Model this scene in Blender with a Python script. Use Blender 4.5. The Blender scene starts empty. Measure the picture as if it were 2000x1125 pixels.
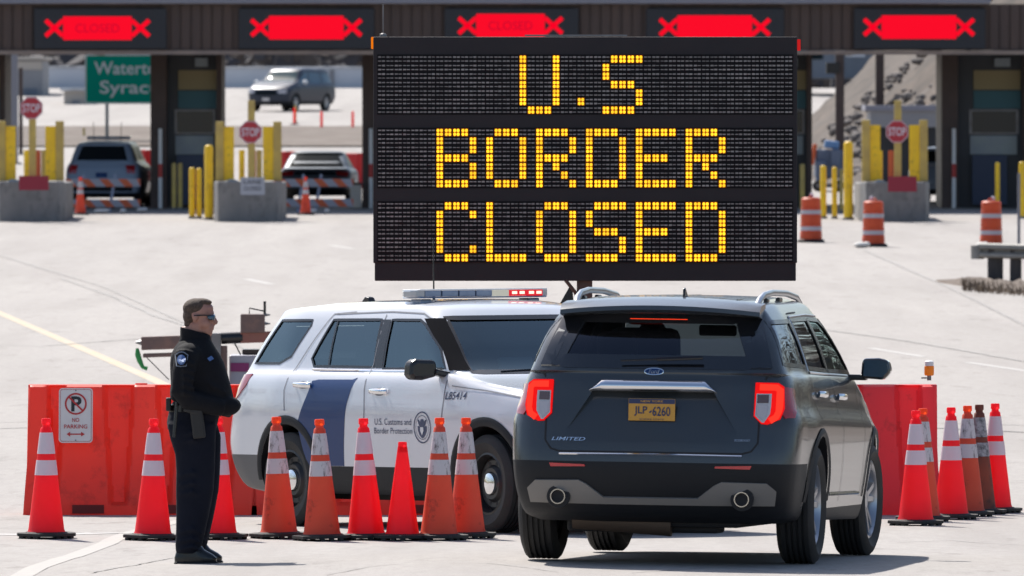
import bpy, bmesh, math, random
from mathutils import Vector, Matrix, noise
from mathutils.bvhtree import BVHTree
from mathutils.geometry import delaunay_2d_cdt
R = math.radians
C = bpy.context.scene.collection
S = bpy.context.scene
random.seed(7)

# ------------------------------------------------------------------ camera
FPX, HC, YH = 20000.0, 3.0, 220.0          # focal length in px of a 2000 px wide picture, lens height, row of the horizon
cam = bpy.data.cameras.new('camera')
camo = bpy.data.objects.new('camera', cam); C.objects.link(camo); S.camera = camo
cam.sensor_width = 36; cam.lens = 360
cam.clip_start = 1; cam.clip_end = 6000
camo.location = (0, 0, HC)
camo.rotation_euler = (R(90) - math.atan((562.5 - YH) / FPX), 0, 0)
cam.dof.use_dof = True; cam.dof.focus_distance = 75; cam.dof.aperture_fstop = 10.0

# ------------------------------------------------------------------ sky, sun, exposure
SUN_DIR = Vector((0.42, -0.86, -1.08)).normalized()      # the way the light travels: from behind the scene, left
elev = math.asin(-SUN_DIR.z); az = math.atan2(-SUN_DIR.x, -SUN_DIR.y)
W = bpy.data.worlds.new("World"); S.world = W; W.use_nodes = True
nt = W.node_tree
sky = nt.nodes.new('ShaderNodeTexSky'); sky.sky_type = 'NISHITA'; sky.sun_disc = False
sky.sun_elevation = elev; sky.sun_rotation = az; sky.air_density = 1.0; sky.dust_density = 1.5; sky.ozone_density = 1.0
bg = nt.nodes['Background']; bg.inputs['Strength'].default_value = 0.09
nt.links.new(sky.outputs[0], bg.inputs['Color'])
sl = bpy.data.lights.new('sun', 'SUN'); sl.energy = 4.2; sl.angle = R(0.5); sl.color = (1.0, 0.955, 0.89)
so = bpy.data.objects.new('sun', sl); C.objects.link(so)
so.rotation_euler = SUN_DIR.to_track_quat('-Z', 'Y').to_euler(); so.location = (-30, 60, 70)
S.view_settings.view_transform = 'Standard'; S.view_settings.look = 'None'; S.view_settings.gamma = 1
S.view_settings.exposure = 0.79
S.cycles.max_bounces = 8; S.cycles.transparent_max_bounces = 16
S.cycles.use_denoising = True

# ------------------------------------------------------------------ materials
def lin(c): return tuple(((v/255)/12.92 if v/255 <= 0.04045 else ((v/255+0.055)/1.055)**2.4) for v in c) + (1,)
def pm(name, col, rough=.5, metal=0, coat=0, var=None, scale=8, bump=0, bscale=60, transl=0, spec=.5, dirt=None, stretch=(1,1,1), dscale=5, dlo=.5, dhi=.68):
    m = bpy.data.materials.new(name); m.use_nodes = True
    n = m.node_tree; b = n.nodes['Principled BSDF']; L = n.links
    col = tuple(col) + (1,) if len(col) == 3 else tuple(col)
    b.inputs['Base Color'].default_value = col
    b.inputs['Roughness'].default_value = rough; b.inputs['Metallic'].default_value = metal
    b.inputs['Coat Weight'].default_value = coat; b.inputs['Coat Roughness'].default_value = .04
    b.inputs['Specular IOR Level'].default_value = spec
    tc = mp = None
    if var or bump or dirt:
        tc = n.nodes.new('ShaderNodeTexCoord'); mp = n.nodes.new('ShaderNodeMapping'); mp.inputs['Scale'].default_value = stretch
        L.new(tc.outputs['Object'], mp.inputs[0])
    out = None
    if var:
        t = n.nodes.new('ShaderNodeTexNoise'); t.inputs['Scale'].default_value = scale; t.inputs['Detail'].default_value = 6
        L.new(mp.outputs[0], t.inputs['Vector'])
        r = n.nodes.new('ShaderNodeMapRange'); r.inputs[1].default_value = .3; r.inputs[2].default_value = .7
        L.new(t.outputs['Fac'], r.inputs[0])
        x = n.nodes.new('ShaderNodeMix'); x.data_type = 'RGBA'
        x.inputs[6].default_value = col; x.inputs[7].default_value = tuple(var) + (1,) if len(var) == 3 else var
        L.new(r.outputs[0], x.inputs[0]); out = x.outputs[2]
    if dirt:
        t = n.nodes.new('ShaderNodeTexNoise'); t.inputs['Scale'].default_value = dscale; t.inputs['Detail'].default_value = 8; t.inputs['Roughness'].default_value = .7
        L.new(mp.outputs[0], t.inputs['Vector'])
        r = n.nodes.new('ShaderNodeMapRange'); r.inputs[1].default_value = dlo; r.inputs[2].default_value = dhi
        L.new(t.outputs['Fac'], r.inputs[0])
        x = n.nodes.new('ShaderNodeMix'); x.data_type = 'RGBA'
        if out: L.new(out, x.inputs[6])
        else: x.inputs[6].default_value = col
        x.inputs[7].default_value = tuple(dirt) + (1,)
        L.new(r.outputs[0], x.inputs[0]); out = x.outputs[2]
    if out: L.new(out, b.inputs['Base Color'])
    if bump:
        t = n.nodes.new('ShaderNodeTexNoise'); t.inputs['Scale'].default_value = bscale; t.inputs['Detail'].default_value = 5
        L.new(mp.outputs[0], t.inputs['Vector'])
        u = n.nodes.new('ShaderNodeBump'); u.inputs['Strength'].default_value = bump; u.inputs['Distance'].default_value = .02
        L.new(t.outputs['Fac'], u.inputs['Height']); L.new(u.outputs[0], b.inputs['Normal'])
    if transl:
        tr = n.nodes.new('ShaderNodeBsdfTranslucent'); tr.inputs[0].default_value = col
        if out: L.new(out, tr.inputs[0])
        mx = n.nodes.new('ShaderNodeMixShader'); mx.inputs[0].default_value = transl
        L.new(b.outputs[0], mx.inputs[1]); L.new(tr.outputs[0], mx.inputs[2]); L.new(mx.outputs[0], n.nodes['Material Output'].inputs[0])
    return m
def em(name, col, st):
    m = bpy.data.materials.new(name); m.use_nodes = True; n = m.node_tree; b = n.nodes['Principled BSDF']
    b.inputs['Base Color'].default_value = (.01,.01,.01,1); b.inputs['Emission Color'].default_value = tuple(col) + (1,)
    b.inputs['Emission Strength'].default_value = st; b.inputs['Roughness'].default_value = .9; b.inputs['Specular IOR Level'].default_value = 0
    return m
def glass(name, tint, refl=.04, col=(1,1,1)):
    m = bpy.data.materials.new(name); m.use_nodes = True; n = m.node_tree; L = n.links
    n.nodes.remove(n.nodes['Principled BSDF'])
    t = n.nodes.new('ShaderNodeBsdfTransparent'); t.inputs[0].default_value = tuple(tint) + (1,)
    g = n.nodes.new('ShaderNodeBsdfGlossy'); g.inputs['Roughness'].default_value = .02; g.inputs[0].default_value = tuple(col) + (1,)
    f = n.nodes.new('ShaderNodeFresnel'); f.inputs[0].default_value = 1.5
    a = n.nodes.new('ShaderNodeMath'); a.operation = 'ADD'; a.inputs[1].default_value = refl; a.use_clamp = True; L.new(f.outputs[0], a.inputs[0])
    x = n.nodes.new('ShaderNodeMixShader'); L.new(a.outputs[0], x.inputs[0]); L.new(t.outputs[0], x.inputs[1]); L.new(g.outputs[0], x.inputs[2])
    L.new(x.outputs[0], n.nodes['Material Output'].inputs[0])
    return m
M = {}
M['black_plastic'] = pm('black plastic', (.014,.015,.018), .55, spec=.25, bump=.15, bscale=300)
M['matt_black'] = pm('matt black trim', (.012,.012,.014), 1, spec=.03)
M['satin_black'] = pm('satin black', (.012,.012,.014), .25)
M['rubber'] = pm('tyre rubber', (.016,.016,.017), .75, var=(.03,.028,.026), scale=5, bump=.3, bscale=90)
M['dark_interior'] = pm('dark interior', (.035,.035,.037), .8)
M['chrome'] = pm('chrome', (.8,.8,.82), .08, 1)
M['silver'] = pm('silver alloy', (.42,.43,.46), .28, .85)
M['steel_black'] = pm('black steel wheel', (.02,.02,.022), .4, .2)
M['grey_metal'] = pm('grey metal', (.22,.22,.23), .45, .6, var=(.16,.15,.15), scale=6)
M['white_vinyl'] = pm('white vinyl', (.7,.7,.7), .5)
M['paint_white'] = pm('white car paint', (.62,.64,.68), .25, 0, 1, var=(.57,.59,.63), scale=1.5)
M['paint_dark'] = pm('dark green grey car paint', (.046,.056,.066), .25, .38, .45, var=(.052,.056,.060), scale=2)
M['paint_navy'] = pm('navy vinyl stripe', (.004,.032,.13), .4, 0, .2, spec=.25)
M['navy_text'] = pm('navy lettering', (.03,.045,.11), .4)
M['seam'] = pm('shut line', (.01,.01,.012), .7)
M['seam_grey'] = pm('shut line grey', (.16,.17,.2), .7)
M['tail_red'] = pm('tail lamp red', (.30,.01,.015), .12, 0, 1)
M['tail_lit'] = em('lit tail lamp', (1,.006,.006), .50)
M['tail_core'] = em('lit brake lamp core', (1,.028,.014), .9)
M['lamp_clear'] = pm('clear lamp lens', (.48,.45,.47), .15, 0, .6)
M['refl_red'] = pm('red reflector', (.55,.01,.02), .2, 0, 1)
M['glass_dark'] = glass('privacy glass', (.46,.50,.52), .02, (.8,.85,1))
M['glass_side'] = glass('dark side glass', (.20,.22,.23), .03, (.8,.88,1))
M['glass_mid'] = glass('tinted glass', (.34,.44,.46), .10, (.62,.80,.88))
M['glass_clear'] = glass('windscreen glass', (.80,.86,.84), .05, (.8,.9,1))

# ------------------------------------------------------------------ mesh helper
class MB:
    def __init__(s): s.v = []; s.f = []; s.m = []
    def add(s, vs, fs, mi=0, mat=None):
        o = len(s.v); s.v += [tuple(mat @ Vector(v)) if mat else tuple(v) for v in vs]
        s.f += [tuple(i+o for i in f) for f in fs]; s.m += [mi]*len(fs); return s
    def box(s, c, d, rot=None, mi=0):
        x, y, z = d[0]/2, d[1]/2, d[2]/2
        vs = [(-x,-y,-z),(x,-y,-z),(x,y,-z),(-x,y,-z),(-x,-y,z),(x,-y,z),(x,y,z),(-x,y,z)]
        m = Matrix.Translation(c)
        if rot: m = m @ (Matrix.Rotation(rot[2],4,'Z') @ Matrix.Rotation(rot[1],4,'Y') @ Matrix.Rotation(rot[0],4,'X'))
        return s.add(vs, [(0,3,2,1),(4,5,6,7),(0,1,5,4),(1,2,6,5),(2,3,7,6),(3,0,4,7)], mi, m)
    def prism(s, poly, a, b, plane='xz', mi=0):
        n = len(poly)
        def P(p, t):
            return {'xz': (p[0], t, p[1]), 'yz': (t, p[0], p[1]), 'xy': (p[0], p[1], t)}[plane]
        vs = [P(p, a) for p in poly] + [P(p, b) for p in poly]
        fs = [tuple(range(n))[::-1], tuple(range(n, 2*n))] + [(i, (i+1) % n, n+(i+1) % n, n+i) for i in range(n)]
        return s.add(vs, fs, mi)
    def tube(s, pts, rad, n=10, mi=0, caps=True):
        pts = [Vector(p) for p in pts]
        if not isinstance(rad, (list, tuple)): rad = [rad]*len(pts)
        vs = []; prev = None
        for i, p in enumerate(pts):
            t = (pts[min(i+1, len(pts)-1)] - pts[max(i-1, 0)]).normalized()
            if prev is None:
                a = Vector((0,0,1)) if abs(t.z) < .9 else Vector((1,0,0)); u = t.cross(a).normalized()
            else: u = (prev - t*prev.dot(t)).normalized()
            prev = u; w = t.cross(u); r = rad[i]
            ru, rw = r if isinstance(r, tuple) else (r, r)
            vs += [p + u*math.cos(2*math.pi*k/n)*ru + w*math.sin(2*math.pi*k/n)*rw for k in range(n)]
        fs = [(i*n+k, i*n+(k+1) % n, (i+1)*n+(k+1) % n, (i+1)*n+k) for i in range(len(pts)-1) for k in range(n)]
        if caps: fs += [tuple(range(n))[::-1], tuple(range((len(pts)-1)*n, len(pts)*n))]
        return s.add(vs, fs, mi)
    def lathe(s, prof, n=24, axis='z', c=(0,0,0), mi=0, closed=False):
        vs = []
        for r, h in prof:
            for k in range(n):
                a = 2*math.pi*k/n; x, y = r*math.cos(a), r*math.sin(a)
                vs.append((c[0]+x, c[1]+y, c[2]+h) if axis == 'z' else (c[0]+x, c[1]+h, c[2]+y))
        m = len(prof); fs = []
        for i in range(m if closed else m-1):
            j = (i+1) % m
            for k in range(n):
                q = (i*n+k, i*n+(k+1) % n, j*n+(k+1) % n, j*n+k)
                fs.append(q if axis == 'z' else q[::-1])
        return s.add(vs, fs, mi)
    def ell(s, c, r, nu=16, nv=10, mi=0, rot=None):
        vs = []
        m = Matrix.Translation(c)
        if rot: m = m @ Matrix.Rotation(rot,4,'Y')
        for j in range(nv+1):
            p = math.pi*j/nv
            for k in range(nu):
                a = 2*math.pi*k/nu; vs.append(m @ Vector((r[0]*math.sin(p)*math.cos(a), r[1]*math.sin(p)*math.sin(a), r[2]*math.cos(p))))
        fs = [(j*nu+k, (j+1)*nu+k, (j+1)*nu+(k+1) % nu, j*nu+(k+1) % nu) for j in range(nv) for k in range(nu)]
        return s.add(vs, fs, mi)
    def loft(s, rings, mi=0, caps=True):
        n = len(rings[0]); vs = [p for r in rings for p in r]
        fs = [(i*n+k, i*n+(k+1) % n, (i+1)*n+(k+1) % n, (i+1)*n+k) for i in range(len(rings)-1) for k in range(n)]
        if caps: fs += [tuple(range(n))[::-1], tuple(range((len(rings)-1)*n, len(rings)*n))]
        return s.add(vs, fs, mi)
    def build(s, name, mats, parent=None, smooth=False, bevel=0, ang=35, weld=False, seg=2):
        me = bpy.data.meshes.new(name); me.from_pydata([tuple(v) for v in s.v], [], s.f)
        if not isinstance(mats, (list, tuple)): mats = [mats]
        for m in mats: me.materials.append(m if not isinstance(m, str) else M[m])
        if len(mats) > 1:
            for p, i in zip(me.polygons, s.m): p.material_index = i
        bm = bmesh.new(); bm.from_mesh(me)
        if weld: bmesh.ops.remove_doubles(bm, verts=bm.verts, dist=1e-4)
        bmesh.ops.recalc_face_normals(bm, faces=bm.faces)
        bm.to_mesh(me); bm.free()
        return fin(me, name, parent, smooth, bevel, ang, seg)
def fin(me, name, parent=None, smooth=False, bevel=0, ang=35, seg=2):
    if smooth:
        for p in me.polygons: p.use_smooth = True
        me.set_sharp_from_angle(angle=R(ang))
    o = bpy.data.objects.new(name, me); C.objects.link(o)
    if parent: o.parent = parent
    if bevel:
        b = o.modifiers.new('bevel', 'BEVEL'); b.width = bevel; b.segments = seg; b.limit_method = 'ANGLE'; b.angle_limit = R(40)
    return o
def tag(o, label, cat, group=None):
    o['label'] = label; o['category'] = cat
    if group: o['group'] = group
    return o
def thing(name, label, cat, loc=(0,0,0), rz=0, group=None):
    o = bpy.data.objects.new(name, None); C.objects.link(o); o.location = loc; o.rotation_euler = (0,0,rz)
    o.empty_display_size = .1
    return tag(o, label, cat, group)
def struct(o, kind='structure'): o['kind'] = kind; return o
def dup(root, loc, rz=0, label=None, mats=None, scale=None):
    r = root.copy(); C.objects.link(r); r.location = loc; r.rotation_euler = (0,0,rz)
    if scale: r.scale = scale
    if label: r['label'] = label
    def kids(src, dst):
        for ch in list(src.children):
            c = ch.copy(); C.objects.link(c); c.parent = dst
            if mats and c.type == 'MESH' and ch.name.split('.')[0] in mats:
                c.data = c.data.copy(); c.data.materials[0] = M[mats[ch.name.split('.')[0]]]
            kids(ch, c)
    kids(root, r); return r
def text2d(txt, width=None, height=1.0, align='CENTER', bold=0.0):
    cu = bpy.data.curves.new('t', 'FONT'); cu.body = txt; cu.size = 1; cu.align_x = 'LEFT'; cu.offset = bold; cu.resolution_u = 3
    o = bpy.data.objects.new('t', cu); C.objects.link(o)
    bpy.context.view_layer.update()
    me = bpy.data.meshes.new_from_object(o.evaluated_get(bpy.context.evaluated_depsgraph_get()))
    vs = [v.co.copy() for v in me.vertices]; fs = [tuple(p.vertices) for p in me.polygons]
    bpy.data.objects.remove(o); bpy.data.curves.remove(cu); bpy.data.meshes.remove(me)
    x0 = min(v.x for v in vs); x1 = max(v.x for v in vs); y0 = min(v.y for v in vs); y1 = max(v.y for v in vs)
    sy = height/(y1-y0); sx = width/(x1-x0) if width else sy
    off = {'CENTER': (x0+x1)/2, 'LEFT': x0, 'RIGHT': x1}[align]
    return [((v.x-off)*sx, (v.y-(y0+y1)/2)*sy) for v in vs], fs
def text_on(name, txt, c, width, height, mat, parent, n='-y', t=.003, bold=0.0, align='CENTER'):
    """flat lettering facing -Y (or -X / +X) at centre c"""
    vs, fs = text2d(txt, width, height, align, bold)
    V = []
    for a, b in vs:
        if n == '-y': V.append((c[0]+a, c[1]-t, c[2]+b))
        elif n == '-x': V.append((c[0]-t, c[1]-a, c[2]+b))
        else: V.append((c[0]+t, c[1]+a, c[2]+b))
    return MB().add(V, fs).build(name, mat, parent)

# ------------------------------------------------------------------ ground heights
GZ = [(-600,.1),(40,.1),(62,.09),(67.8,.03),(70.8,-.044),(76,-.19),(78.1,-.208),(80.5,-.25),(84.4,-.312),(90,-.32),(110,-.3),(150,-.17),(190,-.02),
      (222,.133),(250,.35),(263,.47),(285,.7),(305,1.0),(340,1.78),(375,2.53),(417,3.0),(470,4.06),(500,4.2),(700,4.6),(5000,6)]
def gz(y, x=0):
    for (a, za), (b, zb) in zip(GZ, GZ[1:]):
        if y <= b:
            z = za + (zb-za)*(y-a)/(b-a); break
    else: z = GZ[-1][1]
    k = max(0, min(1, (77-y)/5)) * max(0, min(1, (y-55)/8))
    XS = [(-2.2,-.045),(-.3,.012),(1,0),(3,-.024),(5,-.04)]
    o = XS[0][1] if x <= XS[0][0] else XS[-1][1]
    for (a, oa), (b, ob) in zip(XS, XS[1:]):
        if a < x <= b: o = oa+(ob-oa)*(x-a)/(b-a)
    return z + o*k
def P(px, py, s): return Vector(((px-1000)/s, FPX/s, HC-(py-YH)/s))
def G(px, s): x = (px-1000)/s; y = FPX/s; return Vector((x, y, gz(y, x)))
def pix(px, py):
    lo, hi = 50.0, 600.0
    for _ in range(50):
        d = (lo+hi)/2
        if YH+(HC-gz(d, (px-1000)*d/FPX))*FPX/d > py: lo = d
        else: hi = d
    return Vector(((px-1000)*d/FPX, d, gz(d, (px-1000)*d/FPX)))

# ------------------------------------------------------------------ ground, road, markings
def ground_mat():
    m = bpy.data.materials.new('pale worn pavement'); m.use_nodes = True; n = m.node_tree; L = n.links; b = n.nodes['Principled BSDF']
    b.inputs['Roughness'].default_value = .85; b.inputs['Specular IOR Level'].default_value = .25
    tc = n.nodes.new('ShaderNodeTexCoord')
    def nz(scale, st, det=6, rg=.6):
        mp = n.nodes.new('ShaderNodeMapping'); mp.inputs['Scale'].default_value = st; L.new(tc.outputs['Object'], mp.inputs[0])
        t = n.nodes.new('ShaderNodeTexNoise'); t.inputs['Scale'].default_value = scale; t.inputs['Detail'].default_value = det; t.inputs['Roughness'].default_value = rg
        L.new(mp.outputs[0], t.inputs['Vector']); return t.outputs['Fac']
    def mr(o, a, b_, c=0, d=1):
        r = n.nodes.new('ShaderNodeMapRange'); r.inputs[1].default_value = a; r.inputs[2].default_value = b_; r.inputs[3].default_value = c; r.inputs[4].default_value = d
        L.new(o, r.inputs[0]); return r.outputs[0]
    def mix(f, a, c):
        x = n.nodes.new('ShaderNodeMix'); x.data_type = 'RGBA'; L.new(f, x.inputs[0])
        for k, v in ((6, a), (7, c)):
            if isinstance(v, tuple): x.inputs[k].default_value = v + (1,)
            else: L.new(v, x.inputs[k])
        return x.outputs[2]
    c = mix(mr(nz(.25, (1,.12,1)), .35, .65), (.375,.350,.328), (.325,.302,.285))
    c = mix(mr(nz(.9, (1,.06,1), 8), .45, .72, 0, .7), c, (.26,.238,.222))       # long tyre-worn streaks
    c = mix(mr(nz(9, (1,.22,1), 9, .85), .40, .68, 0, .75), c, (.27,.248,.232))     # aggregate speckle
    c = mix(mr(nz(2.2, (1,.25,1), 10, .75), .56, .70, 0, .85), c, (.20,.182,.168))   # stains
    c = mix(mr(nz(45, (1,.3,1), 4, .85), .56, .74, 0, .7), c, (.15,.14,.13))
    L.new(c, b.inputs['Base Color'])
    u = n.nodes.new('ShaderNodeBump'); u.inputs['Strength'].default_value = .5; u.inputs['Distance'].default_value = .01
    L.new(nz(40, (1,1,1)), u.inputs['Height']); L.new(u.outputs[0], b.inputs['Normal'])
    return m
M['pave'] = ground_mat()
M['grass'] = pm('dry winter grass', (.085,.062,.048), .9, var=(.13,.098,.076), scale=1.2, dirt=(.17,.145,.125), dscale=.6, bump=.6, bscale=8)
M['mud'] = pm('dry soil', (.085,.062,.048), .95, var=(.15,.115,.09), scale=6, bump=.8, bscale=20)
M['yellow_line'] = pm('faded yellow road paint', (.52,.36,.17), .8, var=(.40,.34,.25), scale=9, dirt=(.37,.35,.33), dscale=7, dlo=.42, dhi=.62)
M['white_line'] = pm('faded white road paint', (.425,.41,.395), .8, dirt=(.38,.36,.345), dscale=6, dlo=.35, dhi=.6)
M['cream_line'] = pm('worn cream road paint', (.405,.375,.325), .8, dirt=(.35,.33,.31), dscale=6, dlo=.3, dhi=.52)
M['crack'] = pm('pavement joint', (.22,.205,.195), .95, dirt=(.35,.335,.32), dscale=5, dlo=.35, dhi=.58)
def sheet(name, x0, x1, ys, mat, lift=0, nx=40, kind='structure'):
    mb = MB(); xs = [x0+(x1-x0)*i/nx for i in range(nx+1)]
    vs = [(x, y, gz(y, x)+lift) for y in ys for x in xs]; w = nx+1
    mb.add(vs, [(j*w+i, j*w+i+1, (j+1)*w+i+1, (j+1)*w+i) for j in range(len(ys)-1) for i in range(nx)])
    return struct(mb.build(name, mat, smooth=True, ang=80), kind)
def frange(a, b, s):
    r = []; v = a
    while v < b: r.append(v); v += s
    return r + [b]
ys = [-600,-200,-50,0,20,40,50] + frange(55,92,1) + frange(95,300,5) + frange(310,520,10) + [560,600,700,900,1500,3000]
mb = MB(); xs = [-1500,-600,-250,-120,-60,-30] + frange(-20,20,.5) + [30,60,120,250,600,1500]; w = len(xs)
mb.add([(x, y, gz(y, x)) for y in ys for x in xs], [(j*w+i, j*w+i+1, (j+1)*w+i+1, (j+1)*w+i) for j in range(len(ys)-1) for i in range(w-1)])
struct(mb.build('ground', 'pave', smooth=True, ang=80))
def line(name, pts, wd, mat, lift=.0025, jag=0, seg=.5, kind='structure'):
    """painted or cracked strip laid on the ground through ground points"""
    P_ = []
    for a, b in zip(pts, pts[1:]):
        k = max(1, int((b-a).length/seg))
        P_ += [a.lerp(b, i/k) for i in range(k)]
    P_.append(pts[-1]); vs = []
    for i, p in enumerate(P_):
        t = (P_[min(i+1, len(P_)-1)] - P_[max(0, i-1)]); t.z = 0; t.normalize(); nrm = Vector((-t.y, t.x, 0))
        j = nrm*random.uniform(-jag, jag)
        for sgn in (-1, 1):
            q = p + nrm*sgn*wd/2 + j; vs.append((q.x, q.y, gz(q.y, q.x)+lift))
    mb = MB().add(vs, [(2*i, 2*i+1, 2*i+3, 2*i+2) for i in range(len(P_)-1)])
    o = mb.build(name, mat); return struct(o, kind)
line('yellow_road_line', [pix(-60,585), pix(0,612), pix(100,655), pix(200,698), pix(300,742), pix(420,800), pix(520,850)], .17, 'yellow_line')
line('white_road_line', [pix(0,1150), pix(130,1090), pix(220,1055), pix(320,1025), pix(420,1004)], .15, 'cream_line')
line('white_road_line', [pix(-40,1044), pix(60,1045), pix(240,1041)], .35, 'white_line')
line('white_road_line', [pix(1700,680), pix(1760,690), pix(1805,697)], .12, 'white_line')
line('white_road_line', [pix(1890,708), pix(2040,730)], .12, 'white_line')
line('white_road_line', [pix(640,478), pix(690,486)], .15, 'white_line')
line('white_road_line', [pix(480,545), pix(530,555)], .15, 'white_line')
for pts, wd, jg in [([(-30,838),(60,836),(200,837)], .10, .0), ([(-30,826),(70,824)], .05, 0), ([(1820,836),(1900,840),(2030,846)], .10, 0), ([(1820,826),(2030,832)], .05, 0),
                ([(-20,1031),(60,1033),(150,1040),(260,1044),(420,1040)], .025, .01), ([(180,1120),(260,1105),(330,1092),(420,1080)], .018, .012),
                ([(640,1124),(720,1108),(800,1100),(950,1100),(1090,1118)], .012, .015), ([(120,545),(220,580),(300,617),(420,655),(560,720)], .05, .02),
                ([(1690,490),(1850,560),(2010,640)], .05, .02), ([(-10,675),(90,676),(270,662)], .05, .02), ([(1580,640),(1780,668),(2010,708)], .06, .01),
                ([(0,500),(200,560),(380,640)], .04, .01), ([(1230,1120),(1400,1108),(1560,1122)], .012, .015), ([(1830,900),(1930,906),(2020,903)], .03, .01), ([(1750,1060),(1860,1056),(2010,1066)], .015, .012)]:
    line('pavement_crack', [pix(*p) for p in pts], wd, 'crack', .006, jg, .25)
sheet('grass_verge', -80, 90, frange(343, 372, 3), 'grass', .05)
mb = MB(); vs = []
for j in range(9):                                          # soil heaped round the guard rail end
    for i in range(25):
        px = 1835 + i*14; c = pix(px, 556 + (px-1835)*.09); t = (j-4)/4
        dy = t*5.5*min(1, (px-1825)/110); x = c.x; y = c.y+dy+3
        z = gz(y, x)+.02+.16*max(0, 1-t*t)*min(1, (px-1835)/120)*(.6+.8*noise.noise(Vector((x*3, y*.8, 0)))) - (.05 if abs(t) == 1 or i == 0 else 0)
        vs.append((x, y, z))
mb.add(vs, [(j*25+i, j*25+i+1, (j+1)*25+i+1, (j+1)*25+i) for j in range(8) for i in range(24)])
struct(mb.build('soil', 'mud', smooth=True, ang=80))
mb = MB()                                                    # dead stalks and litter on the soil
for k in range(900):
    px = 1880+abs(random.gauss(0, 1))*90; c = pix(px, 558 + (px-1835)*.09 + random.uniform(-9, 9)); a_ = random.uniform(0, 6.28); h_ = random.uniform(.03, .17)
    d_ = Vector((math.cos(a_), math.sin(a_), 0))*.012; t_ = Vector((random.uniform(-.08,.08), random.uniform(-.08,.08), h_)); b0 = c+Vector((0,0,.02))
    mb.add([b0-d_, b0+d_, b0+t_], [(0,1,2)])
struct(mb.build('dead_grass', pm('dead stalks', (.20,.15,.10), .9, var=(.09,.06,.045), scale=3)), 'stuff')

# ------------------------------------------------------------------ the far side: slope, wood, buildings
M['rock'] = pm('rubble slope', (.045,.037,.032), .95, var=(.11,.085,.068), scale=.9, dirt=(.15,.13,.12), dscale=1.4, dlo=.60, dhi=.70, bump=.8, bscale=4)
M['darkrock'] = pm('dark stone', (.07,.065,.07), .95, var=(.13,.12,.12), scale=2)
vs = []; nx_, ny_ = 60, 24
for j in range(ny_):
    for i in range(nx_):
        x = 8.2 + i*.22; y = 296 + j*2.0
        prof = max(0, (x-8.6))*.88; front = min(1, j/9)
        z = gz(y, x) + prof*front + .35*noise.noise(Vector((x*.9, y*.35, 3))) * min(1, prof) + .18*noise.noise(Vector((x*2.6, y*.9, 8)))*min(1, prof) - .1
        vs.append((x, y, z))
mb = MB().add(vs, [(j*nx_+i, j*nx_+i+1, (j+1)*nx_+i+1, (j+1)*nx_+i) for j in range(ny_-1) for i in range(nx_-1)])
struct(mb.build('hill', 'rock', smooth=True, ang=50))
mb = MB()
for k in range(420):
    x = random.uniform(9.2, 20); y = random.uniform(300, 320); r = random.uniform(.05, .24)
    prof = max(0, (x-8.6))*.88*min(1, (y-296)/18)
    mb.ell((x, y, gz(y, x)+prof-.05), (r*random.uniform(.7,1.4), r, r*random.uniform(.5,.9)), 7, 5)
o = mb.build('rocks', pm('pale boulders', (.22,.195,.18), .95, var=(.10,.085,.075), scale=.8), smooth=True, ang=25); struct(o, 'stuff')
o['label'] = 'loose rubble scattered on the slope behind the booths'
# dark wood beyond everything
M['bark'] = pm('bare tree', (.045,.04,.042), .9, var=(.075,.07,.075), scale=.5)
mb = MB()
mb.add([(-300,930,0),(300,930,0),(300,960,26),(-300,960,26)], [(0,1,2,3)])
for k in range(16000):
    x = random.uniform(-60, 60) if k < 9000 else random.uniform(-260, 260); y = random.uniform(700, 900); h = 6 + 12*random.random()**.7
    z = 3.0 + random.random()*h; r = random.uniform(.4, 1.3)
    a = Vector((random.uniform(-1,1), random.uniform(-1,1), random.uniform(-1,1)))*r; b_ = Vector((random.uniform(-1,1), random.uniform(-1,1), random.uniform(-1,1)))*r
    c = Vector((x, y, z)); mb.add([c+a, c+b_, c-a, c-b_], [(0,1,2,3)])
o = mb.build('distant_woods', 'bark'); struct(o, 'stuff')
def woods(x0, x1, y0, y1, n, hgt):
    mb = MB()
    for k in range(n//50):                      # bare trunks and limbs
        x = random.uniform(x0, x1); y = random.uniform(y0, y1); h = hgt*random.uniform(.6, 1)
        mb.tube([(x,y,-.3),(x+random.uniform(-.4,.4),y,h*.5),(x+random.uniform(-1,1),y,h)], [.22,.15,.04], 5)
    for k in range(n):
        x = random.uniform(x0, x1); y = random.uniform(y0, y1); z = hgt*random.random()**1.2; r = random.uniform(.15, .6)
        a = Vector((random.uniform(-1,1), random.uniform(-1,1), random.uniform(-1,1)))*r; b_ = Vector((random.uniform(-1,1), random.uniform(-1,1), random.uniform(-1,1)))*r*.5
        c = Vector((x, y, z)); mb.add([c+a, c+b_, c-a, c-b_], [(0,1,2,3)])
    struct(mb.build('roadside_woods', 'winter_wood'), 'stuff')
M['winter_wood'] = pm('leafless brown wood', (.17,.125,.09), .9, var=(.085,.07,.058), scale=.3)
woods(-70, 70, -75, -45, 13000, 13); woods(24, 46, 90, 235, 12000, 12); woods(-60, -38, 70, 200, 7000, 9)
vs = []; nx_, ny_ = 24, 30                                       # brown grass bank along the right side of the approach
for j in range(ny_):
    for i in range(nx_):
        y = 92+j*4.2; x = max(9.2, y*.052+2.2)+i*1.6; vs.append((x, y, gz(y, x)+.02+min(1.6, i*.12)*min(1, j/3)*min(1, (ny_-1-j)/3)+.1*noise.noise(Vector((x*.5, y*.3, 0)))*min(1, i)))
struct(MB().add(vs, [(j*nx_+i, j*nx_+i+1, (j+1)*nx_+i+1, (j+1)*nx_+i) for j in range(ny_-1) for i in range(nx_-1)]).build('grass_bank', 'grass', smooth=True, ang=80))
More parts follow.
